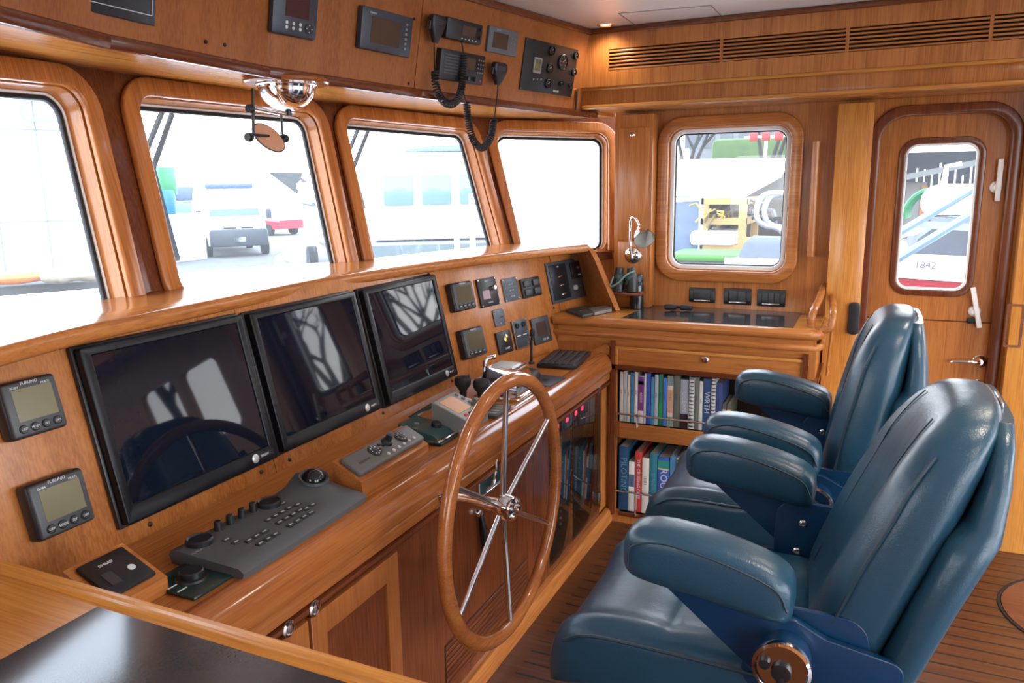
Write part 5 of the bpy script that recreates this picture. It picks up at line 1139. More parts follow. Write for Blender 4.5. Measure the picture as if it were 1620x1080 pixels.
    MB(K).lathe([(.0475, .038), (.050, .044), (.048, .052), (.043, .054), (.040, .050), (0, .049)], CHR, n=36).build('chrome_cap', e_)
    c = MB(K); c.lathe([(.017, .049), (.016, .058), (0, .060)], BLK, T(.0, -.004, 0), 18); c.box((.0, -.025, .054), (.014, .04, .010), BLK, .003); c.lathe([(.010, .049), (.009, .058), (0, .059)], BLK, T(.027, .006, 0), 14); c.build('locking_lever', e_)
    return e_
make_chair('blue leather helm chair nearer the viewer, front right of the photo', (1.565, .022, .0), .875, -.08)
make_chair('blue leather helm chair farther away, in front of the bookshelves', (2.302, .022, .0), .935, .09)
# round floor hatch and cable behind the near chair
q = onZ(1745, 985, 0)
MB_ = MB(); MB_.lathe([(.0, .001), (.30, .001), (.302, .004), (.31, .004), (.312, .0005)], BLK2, n=48); MB_.lathe([(0, .0045), (.298, .0042), (.299, .001)], wood('y', 1, .3), n=48)
tag(MB_.build('floor_hatch', None, Matrix.Translation((q.x, q.y, .0))), 'round dark wooden floor hatch with black rim at the right edge of the photo', 'hatch')
# ================================================================ OUTSIDE
GZ = -.85
EXW = mat('exterior_white', (.82, .84, .86), .35); EXG = mat('gravel_lot', (.11, .107, .10), .95, noise=.5, nscale=3)
MB().box((20, 25, GZ-.05), (140, 130, .1), EXG).build('ground')['kind'] = 'structure'
def P(px, py, d_): v = ray(px, py); return CP+v*(d_)           # point at view depth d_
def look(pos, extra=0): return Matrix.Translation(pos) @ Matrix.Rotation(math.atan2(-pos[1], -pos[0])+math.pi/2+R(extra), 4, 'Z')   # local -Y faces the camera
GLS = mat('vehicle_glass', (.06, .09, .13), .05); TYR = mat('tyre', (.02, .02, .02), .8); DGR = mat('grey_bumper', (.05, .056, .065), .5)
def wheels(e_, w_, ys, r_=.36):
    for s_ in (-1, 1):
        for y in ys: MB().tube([(s_*(w_/2-.12), y, r_), (s_*(w_/2+.10), y, r_)], r_, TYR, 20).build('wheel', e_)
g = onZ(381, 406, GZ); g = CP+(g-CP)*1.0
van = empty('cargo_van', look((g.x, g.y, GZ), 8), 'white cargo van with dark grey bumper parked nose on in the lot ahead', 'van')
c = MB(); W_ = 1.0
def sec(y, hw0, hw1, z0, z1, z2): return [Vector((-hw0, y, z0)), Vector((-hw0, y, z1)), Vector((-hw1, y, z2)), Vector((hw1, y, z2)), Vector((hw0, y, z1)), Vector((hw0, y, z0))]
c.loft([sec(.0, .90, .80, .45, 1.0, 1.12), sec(.25, 1.0, .88, .40, 1.15, 1.30), sec(.55, 1.02, .92, .4, 1.25, 1.45), sec(1.35, 1.02, .84, .4, 1.4, 2.35), sec(1.7, 1.02, .88, .4, 1.5, 2.5), sec(5.4, 1.02, .88, .4, 1.5, 2.5)], EXW, M=T(0, 0, 0)); c.build('body', van)
MB().loft([[Vector((x*(.88-.1*k), .53+.78*k-.03, 1.42+.80*k)) for x in (-1, 1)]+[Vector((x*(.88-.1*k), .53+.78*k+.02, 1.42+.80*k)) for x in (1, -1)] for k in (0, 1)], GLS).build('windshield', van)
MB().box((0, -.02, .68), (2.02, .26, .62), DGR, .10).build('bumper', van); MB().box((0, .0, .98), (1.35, .12, .26), mat('silver_grille', (.6, .62, .64), .3), .04).build('grille', van)
for s_ in (-1, 1):
    for k in (-1, 1): MB().box((s_*.30, -.065, .98+k*.055), (.44, .02, .055), BLK, .01).build('grille_slot', van)
    MB().box((s_*.83, .09, 1.08), (.26, .18, .24), mat('headlamp', (.7, .75, .8), .1), .06).build('headlight', van)
    MB().box((s_*1.22, .75, 1.50), (.20, .12, .34), DGR, .05).build('wing_mirror', van)
MB().box((0, -.14, .62), (.42, .02, .17), EXW, .01).build('number_plate', van)
MB().box((0, 1.7, 2.52), (1.7, .6, .16), mat('blue_roof_reflection', (.05, .09, .22), .4), .05).build('rack_bump', van)  # ladder rack bump, its blue colour stands in for a roof reflection
wheels(van, 2.0, (.75, 4.4))
g = onZ(325, 378, GZ)
pk = empty('pickup_truck', look((g.x, g.y, GZ), 5), 'dark pickup truck parked behind and left of the white van', 'truck')
c = MB(); DK = mat('dark_truck_paint', (.06, .08, .11), .3); c.loft([sec(0, .9, .85, .5, .9, 1.1), sec(1.2, 1.0, .9, .45, 1.1, 1.3), sec(5.2, 1.0, .95, .45, 1.1, 1.3)], DK); c.loft([sec(1.3, .9, .8, 1.2, 1.25, 1.3), sec(1.9, .9, .72, 1.2, 1.3, 1.85), sec(3.2, .9, .72, 1.2, 1.3, 1.85), sec(3.4, .9, .8, 1.2, 1.25, 1.3)], mat('blue_glass', (.1, .25, .4), .1)); c.build('body', pk); MB().box((0, -.04, .85), (1.3, .08, .3), mat('silver_grille', (0, 0, 0)), .03).build('grille', pk); wheels(pk, 2.0, (.9, 4.1))
def hull(name, pos, yaw, L_, B_, H_, label, mh, stripe=None, keelz=.5, cat_='boat', deck=True, grp=None):
    e_ = empty(name, Matrix.Translation(pos) @ Rz(yaw), label, cat_, grp)
    rings = []; rs = []
    for i in range(13):
        t_ = i/12; w_ = B_/2*(1-(t_)**2.6)*.98+.03; z1 = H_*(1+.22*t_**2); kx = keelz+(.35*H_)*t_**3; x = -L_/2+L_*t_
        rings.append([Vector((x+.12*L_*(t_**3), -w_, z1)), Vector((x+.05*L_*t_**3, -w_*.86, (z1+kx)/2)), Vector((x, 0, kx)), Vector((x+.05*L_*t_**3, w_*.86, (z1+kx)/2)), Vector((x+.12*L_*t_**3, w_, z1))])
        rs.append((x+.12*L_*t_**3, w_, z1))
    MB().loft(rings, mh).build('hull', e_, sharp=60)
    if stripe: c = MB(); [c.tube([Vector((a, s_*(b_*.985+.02), z_-H_*.14)) for a, b_, z_ in rs], .05, stripe, 6) for s_ in (-1, 1)]; c.build('sheer_stripe', e_)
    c = MB(); c.tube([Vector((a, -b_, z_)) for a, b_, z_ in rs]+[Vector((a, b_, z_)) for a, b_, z_ in reversed(rs)], .035, EXW, 6); c.build('gunwale', e_)
    return e_
# W2 right: white motor cruiser on a trailer
vd = ray(535, 330); vd.z = 0; vd.normalize(); ps = vd*25
b1 = hull('motor_cruiser', (ps.x, ps.y, GZ), math.degrees(math.atan2(vd.y, vd.x))+10, 9, 2.8, 2.3, 'white motor cruiser with blue lower hull beside the lot, right of the van', EXW, mat('boat_blue', (.05, .10, .22), .3))
MB().loft([[Vector((x, y*1.1*s_, z)) for y, z in ((-1, 2.3), (-.8, 3.2), (.8, 3.2), (1, 2.3))] for x, s_ in ((-2.5, 1), (1.8, .8))], EXW).build('cabin', b1)
MB().loft([[Vector((x, y*1.12*s_, z)) for y, z in ((-.96, 2.55), (-.86, 3.0), (.86, 3.0), (.96, 2.55))] for x, s_ in ((-2.2, 1), (1.2, .86))], GLS).build('cabin_windows', b1)
for s_ in (-1, 1): MB().tube([(-1, s_*.9, .35), (-1, s_*1.15, .35)], .35, TYR, 18).build('trailer_wheel', b1)
MB().box((-.4, 0, .55), (6, .5, .12), STL).build('trailer_frame', b1)
# dark triangular tarp, blue and teal drums, red car
q = P(468, 295, 30); b = MB(); b.plate([(-1.0, .55), (1.0, .5), (1.0, -1.1)], [], -.03, .03, mat('dark_grey_tarp', (.05, .05, .05), .8)); tag(b.build('triangular_tarp', None, look((q.x, q.y, q.z)) @ Rx(90)), 'dark grey triangular tarp hanging left of the white motor cruiser', 'tarp')
for px, py, cc, lab in ((262, 322, (.01, .14, .22), 'teal blue barrel in the lot seen at the left of the second windshield window'), (263, 286, (.03, .2, .08), 'green drum stacked above the teal barrel')):
    q = P(px, py, 26); b = MB(); b.lathe([(.3, -.45), (.32, -.4), (.32, .4), (.3, .45), (0, .45)], mat('drum'+str(px), cc, .4), n=18); tag(b.build('barrel', None, Matrix.Translation(q)), lab, 'barrel')
q = P(262, 345, 26.2); MB().box((q.x, q.y, (q.z+.13+GZ)/2), (2.4, 1.0, q.z+.13-GZ), EXW, .03).build('storage_bin'); o = bpy.data.objects['storage_bin']; tag(o, 'low white storage bin under the coloured barrels', 'bin')
q = P(300, 306, 34); b = MB(); b.box((0, 0, 0), (3.2, 1.2, .6), mat('navy_cover', (.07, .10, .16), .6), .1); b.box((0, 0, -.6), (3.0, 1.2, .5), mat('blue_cover', (.15, .4, .7), .6), .1); b.box((0, 0, -(q.z-.8-GZ)/2-.8), (2.8, 1, q.z-.8-GZ), EXW); tag(b.build('covered_skiff', None, look((q.x, q.y, q.z))), 'small skiff under navy and blue covers far behind the lot', 'boat')
g = onZ(462, 372, GZ); rc = empty('red_car', look((g.x, g.y, GZ), 40), 'red car mostly hidden behind the white motor cruiser', 'car'); MB().loft([sec(0, .8, .7, .35, .7, .8), sec(1.2, .85, .75, .3, .8, .9), sec(4, .85, .75, .3, .8, .9)], mat('car_red', (.6, .03, .05), .3)).build('body', rc); MB().loft([sec(1.2, .75, .7, .85, .88, .9), sec(1.8, .75, .6, .85, .9, 1.35), sec(3.2, .75, .6, .85, .9, 1.35), sec(3.8, .75, .7, .85, .88, .9)], GLS).build('cabin', rc); wheels(rc, 1.6, (.8, 3.2), .3)
# W1: white metal shed with seams and floodlight frame
q = P(60, 300, 17)
wb = empty('metal_building', look((q.x, q.y, GZ), 4), 'white metal clad building filling the leftmost window', 'building')
c = MB(); c.box((-2.6, 3.0, 3.2), (9.2, 6.0, 6.4), EXW, .02); c.build('wall', wb)
SEAM = mat('seam_grey', (.16, .18, .19), .6)
for x in (-5, -3.6, -2.2, -.8, .1, 1.5): MB().box((x, -.02, 3.4), (.03, .04, 6), SEAM).build('wall_seam', wb)
for z in (1.75, 3.7): MB().box((-2.6, -.02, z), (9.2, .04, .03), SEAM).build('wall_seam', wb)
c = MB(Rx(90)); c.plate(rect(.7, .5), [rect(.56, .36)], 0, .1, SEAM); c.build('floodlight_frame', wb).location = (.2, -.12, 4.1)
q1, q2 = onZ(60, 444, -.1), onZ(115, 440, -.1)
for px, cc, lab, w_ in ((60, (.75, .16, .03), 'bright orange bundle of fenders lying below the white building', 1.3), (116, (.3, .25, .18), 'pale tangled pile of gear right of the orange bundle', .8)):
    q = P(px, 436, 10.5); rs_ = []
    for i in range(7): rs_.append([Vector((-w_/2+w_*i/6, math.cos(a)*.18*(math.sin(math.pi*(i+.5)/7)+.3), math.sin(a)*.09*(1+.4*math.sin(i*2+a)))) for a in [2*math.pi*k/10 for k in range(10)]])
    tag(MB().loft(rs_, mat('pile%d' % px, cc, .6, noise=.6, nscale=9)).build('gear_pile', None, look((q.x, q.y, q.z)), sub=1), lab, 'gear')
q = P(60, 441, 10.6); MB().box((0, .4, -.35), (5.0, .9, .55), mat('dark_float', (.05, .05, .045), .8), .03).build('dark_dock_float', None, look((q.x, q.y, q.z)))
tag(bpy.data.objects['dark_dock_float'], 'long dark dock float carrying gear below the white building', 'dock')
# white foredeck of this vessel
fd = [onZ(px, py, .92) for px, py in ((-260, 492), (0, 468), (150, 456), (300, 430), (420, 420), (530, 414), (660, 404), (780, 396))]
c = MB(); c.plate([(p_.x, p_.y) for p_ in fd]+[(4.6, 2.0), (3.9, 1.2), (3.62, 1.25), (3.25, 1.62), (2.35, 1.80), (1.45, 1.80), (.5, 1.62), (-1.2, 1.2)], [], .80, .92, EXW, bev=.02); c.build('foredeck')
tag(bpy.data.objects['foredeck'], 'white foredeck of the vessel just beyond the windshield', 'deck')
# W3 boats
vd = ray(672, 330); vd.z = 0; vd.normalize(); ps = vd*20
b2 = hull('moored_yacht', (ps.x, ps.y, GZ), math.degrees(math.atan2(vd.y, vd.x))+4, 9, 3.2, 1.25, 'large white yacht with grey-teal hull beyond the third windshield window', mat('grey_teal_hull', (.085, .12, .13), .4), EXW)
MB().loft([[Vector((x, y*1.3*s_, z)) for y, z in ((-1, 1.3), (-.85, 3.0), (.85, 3.0), (1, 1.3))] for x, s_ in ((-3.6, 1), (-1, .9), (1.5, .5))], EXW).build('cabin', b2)
for y in (-.78, 0, .78): MB().box((-3.64, y, 2.3), (.1, .62, .62), mat('sky_blue_glass', (.12, .2, .28), .1), .05).build('cabin_window', b2)
q = P(702, 240, 16); b = MB(); b.loft([[Vector((x, y*s_, z*s_)) for y, z in ((-.7, 0), (-.4, .22), (.4, .22), (.7, 0))] for x, s_ in ((-.8, .2), (-.3, .5), (.9, .6))], mat('blue_canvas', (.05, .08, .2), .6)); b.tube([(1, 0, 0), (1, 0, q.z*-1+GZ)], .06, STL, 8); tag(b.build('blue_bimini', None, look((q.x, q.y, q.z))), 'blue canvas awning on a pole high above the moored yacht', 'awning')
for px in (747, 722): q = P(px, 355, 9); b = MB(); b.tube([(0, 0, GZ-q.z), (0, 0, .35)], .035, mat('pale_post', (.5, .5, .45), .6), 8); tag(b.build('dock_post', None, Matrix.Translation(q)), 'pale slim post %s of the pair beyond the third windshield window' % ('right' if px > 730 else 'left'), 'post')
q = P(598, 298, 26); b = MB()
for k in range(3): b.box((0, k*.1, .5-k*.55), (2.6-k*.5, .8, .3), mat('driftwood', (.12, .10, .07), .8, noise=.4, nscale=5), .04)
b.box((0, .1, (GZ-q.z-.6)/2-.3), (.2, .2, abs(GZ-q.z)-.6), mat('driftwood', (0, 0, 0))); tag(b.build('timber_rack', None, look((q.x, q.y, q.z))), 'weathered timber rack far off at the left of the third windshield window', 'rack')
# W4: shrink wrapped boat
vd = ray(885, 330); vd.z = 0; vd.normalize(); ps = vd*25
sw_ = empty('shrink_wrapped_boat', Matrix.Translation((ps.x, ps.y, GZ)) @ Rz(math.degrees(math.atan2(vd.y, vd.x))), 'big boat shrink wrapped in white plastic beyond the corner window', 'boat')
MB().loft([[Vector((x, y*2.0*s_, z*s2)) for y, z in ((-1, .3), (-1.05, 2.2), (-.5, 4.2), (0, 4.9), (.5, 4.2), (1.05, 2.2), (1, .3))] for x, s_, s2 in ((-6, .9, .9), (-5.5, 1, 1), (5, 1, 1), (6, .6, .85))], mat('white_shrink_wrap', (.9, .9, .88), .3)).build('wrap', sw_)
b = MB()
for k in range(16): b.box((-6.3, -1.3+.165*k, 3.9-.02*k), (.5, .11, .10+.04*(k % 3)), mat('yellowish_print', (.4, .33, .18), .6), .02)
b.build('faded_print', sw_)
# ---- starboard side yard
TRP = mat('white_tarp', (.85, .86, .88), .5); BTP = mat('blue_grey_tarp', (.075, .105, .16), .7, noise=.25, nscale=3); PINE = mat('pine_lumber', (.30, .19, .07), .7); ASH = mat('asphalt_side', (.12, .12, .12), .9)
XR = 11.0
def RX(px, py, x=XR): return onX(px, py, x)
t0 = empty('storage_shelter', Matrix.Translation((XR+1, 1.0, GZ)), 'storage shelter with white tarp roof and blue-grey tarp wall seen through the square window', 'shelter')
Bs = Matrix.Translation((-XR-1, -1.0, -GZ))
a, b_, c_, d_, e1 = RX(1050, 314), RX(1176, 306), RX(1245, 250, XR+4), RX(1050, 252, XR+4), RX(1240, 272, XR+2)
MB(Bs).loft([[a, b_, e1, c_, d_], [p_-Vector((0, 0, .06)) for p_ in (a, b_, e1, c_, d_)]], TRP).build('tarp_roof', t0)
ga = [RX(1176, 309, XR+1.9), RX(1250, 268, XR+1.9), RX(1250, 316, XR+1.9), RX(1176, 316, XR+1.9)]
MB(Bs).loft([ga, [p_+Vector((.05, 0, 0)) for p_ in ga]], mat('grey_gable', (.07, .07, .068), .8)).build('gable_panel', t0)
a, b_ = RX(1046, 310), RX(1109, 310)
MB(Bs).box((XR+.05, (a.y+b_.y)/2, (a.z+GZ)/2), (.08, abs(a.y-b_.y), a.z-GZ), BTP, .02).build('tarp_wall', t0)
MB(Bs).box((XR+.02, b_.y-.02, (a.z+GZ)/2), (.14, .06, a.z-GZ), EXW).build('corner_post', t0)
rk = empty('lumber_rack', Matrix.Translation((XR, RX(1145, 350).y, GZ)), 'open pine rack full of coiled hose and scrap under the shelter', 'rack'); Br = Matrix.Translation((-XR, -RX(1145, 350).y, -GZ))
y0, y1 = RX(1115, 350).y, RX(1175, 350).y
for y in (y0, y1):
    for x in (XR, XR+1.2): MB(Br).box((x, y, (RX(1115, 315).z+GZ)/2), (.09, .1, RX(1115, 315).z-GZ), PINE).build('post', rk)
for py in (318, 350, 392): z = RX(1140, py).z; MB(Br).box((XR+.6, (y0+y1)/2, z), (1.3, abs(y1-y0)+.1, .09), PINE).build('shelf', rk)
random.seed(3)
qq = RX(1215, 345, 14.5); tag(MB().box((0, 0, (GZ-qq.z)/2), (1.5, 4.2, qq.z-GZ+1.1), mat('stacked_timber', (.06, .045, .035), .9, noise=.5, nscale=4), .05).build('timber_stack', None, Matrix.Translation(qq)), 'dark stack of old timber behind the steel boarding rails', 'timber')
def junk(name, px, py, w_, h_, cc, lab, x=XR+.4, cat_='scrap', rs=1.0):
    q = RX(px, py, x); b = MB()
    for k in range(16):
        a = Vector((random.uniform(-.2, .5), random.uniform(-w_/2, w_/2), random.uniform(-h_/2, h_/2))); d1_ = Vector((random.uniform(-.2, .2)*rs, random.uniform(-.3, .3)*rs, random.uniform(-.12, .12)))
        b.tube([a, a+d1_, a+d1_*1.5+Vector((0, .05, -.08))], rs*random.uniform(.02, .05), mat('%s_%d' % (name, k % 3), tuple(max(.01, c__*(.4+.5*(k % 3))) for c__ in cc), .6), 6)
    o = tag(b.build(name, None, Matrix.Translation(q)), lab, cat_, kind=None); return o
junk('scrap_heap', 1145, 335, 1.2, .3, (.10, .08, .07), 'jumble of dark scrap on the top shelf of the pine rack')
junk('hose_bundle', 1126, 336, .25, .15, (.3, .2, .03), 'bundle of yellow hose hanging on the left of the pine rack', XR-.05, rs=.4)
junk('scrap_heap', 1200, 340, 1.4, .7, (.09, .08, .07), 'heap of dark pipes and scrap right of the pine rack', XR+1.2)
q = RX(1140, 372); tag(MB().box((.4, .1, -.04), (1.0, .6, .2), EXW, .05).build('white_cooler_box', None, Matrix.Translation(q)), 'white box standing on the middle shelf of the pine rack', 'box')
q = RX(1135, 404, XR-.8); tag(MB().box((0, 0, 0), (.8, 1.1, .10), mat('leaf_green_tarp', (.05, .16, .02), .6), .04).box((0, 0, (GZ-q.z)/2), (.7, 1.0, abs(q.z-GZ)-.06), ASH).build('green_covered_crate', None, Matrix.Translation(q)), 'grey crate with bright green cover below the pine rack', 'crate')
sh1 = empty('sawhorse', Matrix.Translation((XR-1, RX(1203, 392, XR-1).y, GZ)), 'small yellow sawhorse outside the square window', 'sawhorse'); zt = RX(1203, 380, XR-1).z-GZ
MB().box((0, 0, zt), (.1, .42, .07), PINE).build('beam', sh1)
for s_ in (-1, 1):
    for t_ in (-1, 1): MB().tube([(0, s_*.15, zt), (t_*.25, s_*.22, 0)], .03, mat('saw_yellow', (.7, .45, .03), .5), 6).build('leg', sh1)
bc = RX(1153, 412, 8.2)
nb = hull('covered_runabout', (bc.x+.75, bc.y-1.8, bc.z-1.02), -96, 3.6, 1.5, 1.0, 'white runabout with grey cover just outside the square window', EXW, None, keelz=.2)
MB().loft([[Vector((x, y*.66*s_, 1.0+z*s_)) for y, z in ((-1, .0), (-.6, .16), (0, .22), (.6, .16), (1, .0))] for x, s_ in ((-1.7, 1), (.6, .95), (1.2, .5))], mat('grey_canvas', (.055, .06, .07), .8, noise=.25, nscale=12)).build('canvas_cover', nb)
hr = empty('boarding_rail', Matrix.Translation((6.6, RX(1220, 350, 6.6).y, GZ)), 'bright curved steel boarding rails outside the square window', 'railing'); Bh = Matrix.Translation((-6.6, -RX(1220, 350, 6.6).y, -GZ))
for dx, (px0, py0) in ((0, (1197, 340)), (.25, (1210, 335))):
    pts = [RX(1250, 306, 6.6+dx), RX(px0+25, 305, 6.6+dx), RX(px0+8, 312, 6.6+dx), RX(px0, 330, 6.6+dx), RX(px0+2, 348, 6.6+dx), RX(px0+14, 357, 6.6+dx), RX(px0+34, 362, 6.6+dx), RX(px0+52, 378, 6.6+dx)]
    MB(Bh).tube(crom(pts, 6), .022, mat('bright_tube', (.35, .38, .42), .2, .6), 10).build('rail', hr)
MB(Bh).tube([RX(1250, 378, 6.6), Vector((6.6, RX(1250, 378, 6.6).y, GZ))], .03, STL, 8).build('post', hr)
# far background of the starboard yard
GRN = mat('lawn_green', (.05, .085, .025), .9, noise=.4, nscale=2)
a, b_ = RX(1130, 246, 40), RX(1300, 234, 40)
c = MB(); c.box((43, (a.y+b_.y)/2, (a.z+GZ)/2), (8, abs(a.y-b_.y), a.z-GZ+1.5), GRN, .3); tag(c.build('grass_bank'), 'green grass bank above the white tarp roof', 'grass')
a, b_ = RX(1090, 240, 48), RX(1310, 200, 48)
bd = empty('grey_building', Matrix.Translation((50, (a.y+b_.y)/2, GZ)), 'distant grey building with dark windows behind the grass bank', 'building')
MB().box((0, 0, (b_.z+3-GZ)/2), (4, abs(a.y-b_.y), b_.z+3-GZ), mat('grey_cladding', (.12, .13, .14), .7)).build('wall', bd)
for k in range(8): MB().box((-2.02, -3.6+k*1.05, RX(1150, 222, 48).z-GZ), (.06, .7, .8), mat('window_blue_grey', (.04, .05, .07), .2)).build('window', bd)
def tree(pos, h_, seed, label, leafc=None, spread=1.0, name='bare_tree'):
    rnd = random.Random(seed); e_ = empty(name, Matrix.Translation(pos), label, 'tree', 'bare trees around the yard'); b = MB(); BK = mat('bark', (.03, .025, .02), .9)
    def br(p_, d_, L_, r_, lv):
        q_ = p_+d_*L_; m_ = p_+d_*L_*.5+Vector((rnd.uniform(-1, 1), rnd.uniform(-1, 1), 0))*L_*.06
        b.tube([p_, m_, q_], [r_, r_*.85, r_*.65], BK, 5 if lv < 3 else 3, cap=False)
        if lv < 5:
            for _ in range(3 if lv < 4 else 2):
                nd = (d_+Vector((rnd.uniform(-1, 1), rnd.uniform(-1, 1), rnd.uniform(-.35, .6)))*.62*spread).normalized(); br(q_, nd, L_*rnd.uniform(.6, .8), r_*.58, lv+1)
    br(Vector((0, 0, 0)), Vector((0, 0, 1)), h_*.3, h_*.022, 0); b.build('branches', e_, sharp=180); return e_
a = RX(1090, 240, 30); tree((30, a.y, GZ), 7.5, 1, 'bare tree at the upper left of the square window'); a = RX(1215, 240, 28); tree((28, a.y, GZ), 7.5, 2, 'bare tree at the upper right of the square window, beside red letters')
q = RX(1212, 216, 22); b = MB(); b.text('OPEN', .55, RED, Matrix(((0, 0, -1, 0), (-1, 0, 0, 0), (0, 1, 0, 0), (0, 0, 0, 1)))); b = MB()
SG = Matrix(((0, 0, -1, 0), (-1, 0, 0, 0), (0, 1, 0, 0), (0, 0, 0, 1)))
for k in range(3): b.box(((k-1)*.32, .0, .02), (.22, .22, .05), mat('bright_red_sign', (.35, .012, .01), .5), .05, M=SG)
b.box((0, .0, -.02), (1.1, .05, .03), STL, M=SG); b.tube([(.03, 0, 0), (.03, 0, GZ-q.z)], .04, STL, 6); tag(b.build('red_sign', None, Matrix.Translation(q)), 'row of red sign letters at the top right of the square window', 'sign')
# door window view
DX = 14.0
a, b_ = onX(1400, 236, DX+4), onX(1640, 340, DX+4)
fn = empty('dark_slat_fence', Matrix.Translation((DX+4, (a.y+b_.y)/2, GZ)), 'tall dark slatted fence with white strips painted as bright gaps behind the door window', 'fence'); Hf = onX(1490, 240, DX+4).z-GZ
MB().box((0, 0, Hf/2), (.1, abs(a.y-b_.y)+2, Hf), mat('dark_fence', (.008, .009, .012), .8)).build('boards', fn)
for k in range(14): MB().box((-.06, -.15-.135*k+ .9, Hf-.62+.05*math.sin(k*5)), (.02, .030, .62+.3*math.sin(k*3)), EXW).build('painted_gap_light', fn)  # white strips on solid boards stand in for daylight through slits
sd = empty('rusty_shed', Matrix.Translation((DX-1, onX(1445, 340, DX-1).y, GZ)), 'weathered grey shed with rust stains seen through the door window', 'shed'); zt = onX(1445, 288, DX-1).z-GZ
y1 = onX(1466, 300, DX-1).y-onX(1445, 340, DX-1).y
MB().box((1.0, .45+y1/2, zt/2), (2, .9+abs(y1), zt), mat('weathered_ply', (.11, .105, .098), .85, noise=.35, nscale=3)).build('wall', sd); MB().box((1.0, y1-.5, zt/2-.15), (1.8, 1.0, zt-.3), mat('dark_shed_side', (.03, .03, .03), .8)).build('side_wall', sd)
MB().box((0, y1+.03, zt/2), (.04, .08, zt-.1), mat('rust', (.22, .08, .02), .8)).build('rusty_edge', sd)
MB(Rx(-12)).box((1.0, y1-.35, zt+.05), (2.4, 2.2, .08), mat('shed_roof', (.10, .105, .10), .6)).build('roof', sd)
gh = onX(1473, 338, 9.6); b = MB()
for k in range(5): b.tube([(0+.03*k, .26*math.cos(a_)*(1-.05*k), .26*math.sin(a_)*(1-.04*k)) for a_ in [math.pi*j/12-.2 for j in range(15)]], .022, mat('hose_green', (.005, .13, .04), .4), 6)
tag(b.build('green_hose', None, Matrix.Translation(gh)), 'coil of green hose hanging beside the shed, through the door window', 'hose')
ob = onX(1512, 318, 8.4); om = empty('outboard_motor', Matrix.Translation(ob), 'white outboard motor cowling seen through the door window', 'outboard motor')
MB().loft([[Vector((math.cos(a_)*.22*s_, math.sin(a_)*.30*s_, z)) for a_ in [2*math.pi*k/16 for k in range(16)]] for s_, z in ((.85, -.14), (1, -.06), (1, .06), (.8, .14), (.4, .16))], EXW).build('cowling', om, sub=1)
MB().loft([[Vector((math.cos(a_)*.16*s_, math.sin(a_)*.20*s_, z)) for a_ in [2*math.pi*k/12 for k in range(12)]] for s_, z in ((1, -.15), (.7, -.5), (.35, -.9))], mat('pale_leg', (.15, .18, .22), .4)).build('leg', om)
MB().tube([(0, .12, .14), (0, .10, .32), (0, -.02, .34)], .02, EXW, 6).build('tiller', om)
dr_ = empty('ski_boat', Matrix.Translation((6.5, onX(1480, 420, 6.5).y, GZ)), 'white and red ski boat under grey canvas just outside the side door', 'boat'); Bd = Matrix.Translation((-6.5, -onX(1480, 420, 6.5).y, -GZ))
def sideplate(pts, x, depth_, m_, nm): MB(Bd).loft([[onX(px, py, x) for px, py in pts], [onX(px, py, x)+Vector((depth_, 0, 0)) for px, py in pts]], m_).build(nm, dr_)
sideplate([(1380, 402), (1600, 412), (1600, 452), (1380, 436)], 6.3, 1.6, EXW, 'topsides')
sideplate([(1380, 437), (1600, 453), (1600, 476), (1380, 462)], 6.31, 1.6, mat('hull_red', (.28, .008, .02), .3), 'red_band')
sideplate([(1380, 463), (1600, 477), (1600, 560), (1380, 540)], 6.33, 1.5, EXW, 'lower_hull')
sideplate([(1442, 403), (1452, 378), (1475, 362), (1545, 366), (1600, 372), (1600, 412)], 6.5, 1.3, mat('grey_canvas', (0, 0, 0)), 'canvas')
q = onX(1464, 420, 6.285); MB(Bd).text('1842', .07, mat('hull_ink', (.1, .1, .1), .5), Matrix(((0, 0, -1, q.x), (-1, 0, 0, q.y), (0, 1, 0, q.z), (0, 0, 0, 1)))).build('hull_number', dr_)
for p0, p1 in (((1390, 388), (1600, 262)), ((1390, 428), (1600, 300))):
    MB(Bd).tube([onX(*p0, 6.1), onX(*p1, 6.1)], .028, mat('pale_blue_tube', (.16, .25, .33), .3, .3), 8).build('canopy_pole', dr_)
MB(Bd).tube([onX(1390, 382, 6.9), onX(1440, 366, 6.9), onX(1545, 372, 6.9), onX(1600, 376, 6.9)], .03, EXW, 8).build('gunwale_rail', dr_)
MB(Bd).tube([onX(1600, 262, 6.1), Vector((6.1, onX(1600, 300, 6.1).y, GZ))], .03, STL, 8).build('canopy_post', dr_)
# trees aft, mirrored in the screens
for k, (x, y) in enumerate(((9.6, -8.6), (9.3, -6.7), (11.3, -6.6), (13.1, -8.0), (13.0, -5.4), (15.2, -6.8))): tree((x, y, GZ), 6.2, 10+k, 'bare branching tree off the starboard quarter, seen mirrored in the dark monitors')
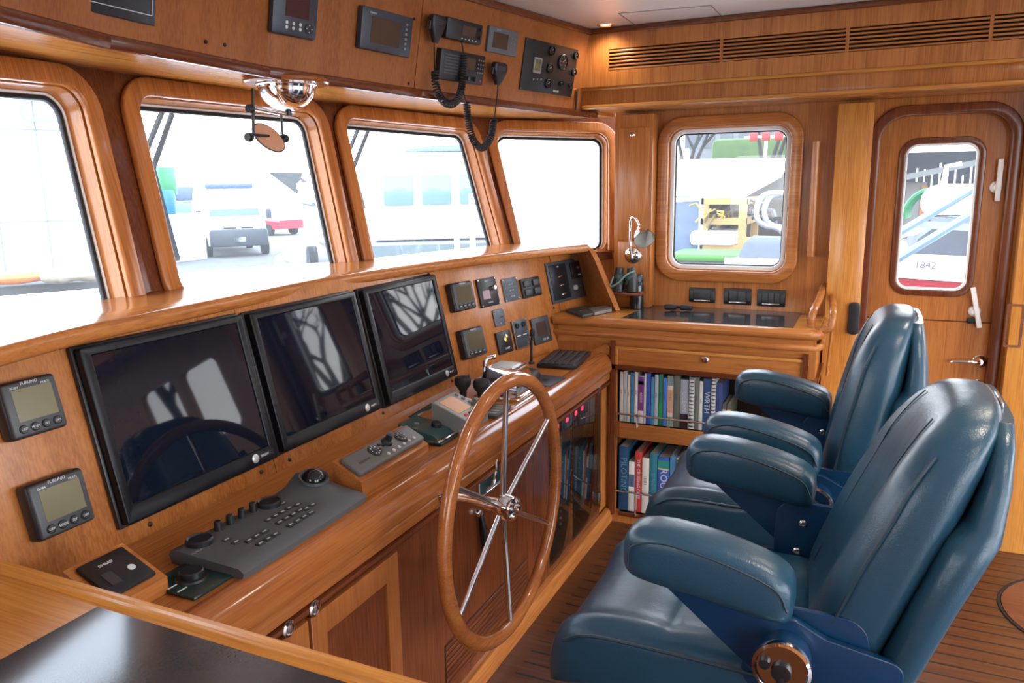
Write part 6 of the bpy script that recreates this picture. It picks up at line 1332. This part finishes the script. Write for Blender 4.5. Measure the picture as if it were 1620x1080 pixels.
# windshield wipers
for k, rods, bl, lab in ((2, [((256, 178), (229, 245)), ((272, 181), (240, 272))], ((236, 262), (277, 413)), 'black windshield wiper outside the large second window'), (3, [((566, 205), (552, 240)), ((582, 208), (558, 268))], ((557, 262), (575, 330)), 'black windshield wiper outside the third window')):
    F = WF[k]; q0 = loc(F, *rods[0][0], -.10); e_ = empty('wiper', F @ T(q0.x, q0.y, -.10), lab, 'wiper'); B = T(-q0.x, -q0.y, .10)
    for r0_, r1_ in rods: a, b_ = loc(F, *r0_, -.10), loc(F, *r1_, -.10); MB(B).tube([(a.x, a.y, -.10), (b_.x, b_.y, -.10)], .009, BLK2, 6).build('arm', e_)
    a, b_ = loc(F, *bl[0], -.085), loc(F, *bl[1], -.085)
    MB(B).tube([(a.x, a.y, -.085), (b_.x, b_.y, -.085)], .016 if k == 2 else .009, mat('wiper_blade', (.02, .04, .06), .5), 6).build('blade', e_)

# white decks added out of view to bounce light up to the ceiling
for nm, cx_, cy_, sx_, sy_, lab in (('bounce_side_deck', -1.25, -.6, 1.5, 7, 'added white deck along the port side, bouncing light up, out of view'), ('bounce_side_deck', 4.2, -1.2, 1.0, 5.0, 'added white deck outside the starboard door, bouncing light up, unseen'), ('bounce_aft_deck', 1.6, -4.6, 4.2, 3.2, 'added white deck behind the wheelhouse, bouncing light up, out of view')):
    tag(MB().box((0, 0, 0), (sx_, sy_, .08), EXW, .02).build(nm, None, Matrix.Translation((cx_, cy_, -.12))), lab, 'deck')
# ================================================================ LIGHT
w = bpy.data.worlds.new('sky'); SC.world = w; w.use_nodes = True; nt = w.node_tree; bg = nt.nodes['Background']
tc = nt.nodes.new('ShaderNodeTexCoord'); sp = nt.nodes.new('ShaderNodeSeparateXYZ'); nt.links.new(tc.outputs['Generated'], sp.inputs[0])
rp = nt.nodes.new('ShaderNodeValToRGB'); e = rp.color_ramp.elements
e[0].position = 0; e[0].color = (1, 1, 1, 1); e[1].position = .7; e[1].color = (.62, .78, 1, 1)
nt.links.new(sp.outputs[2], rp.inputs[0]); nt.links.new(rp.outputs[0], bg.inputs[0]); bg.inputs[1].default_value = 3.6
SC.view_settings.view_transform = 'Standard'; SC.view_settings.look = 'None'; SC.view_settings.gamma = 1; SC.view_settings.use_curve_mapping = False
SC.view_settings.exposure = 1.35
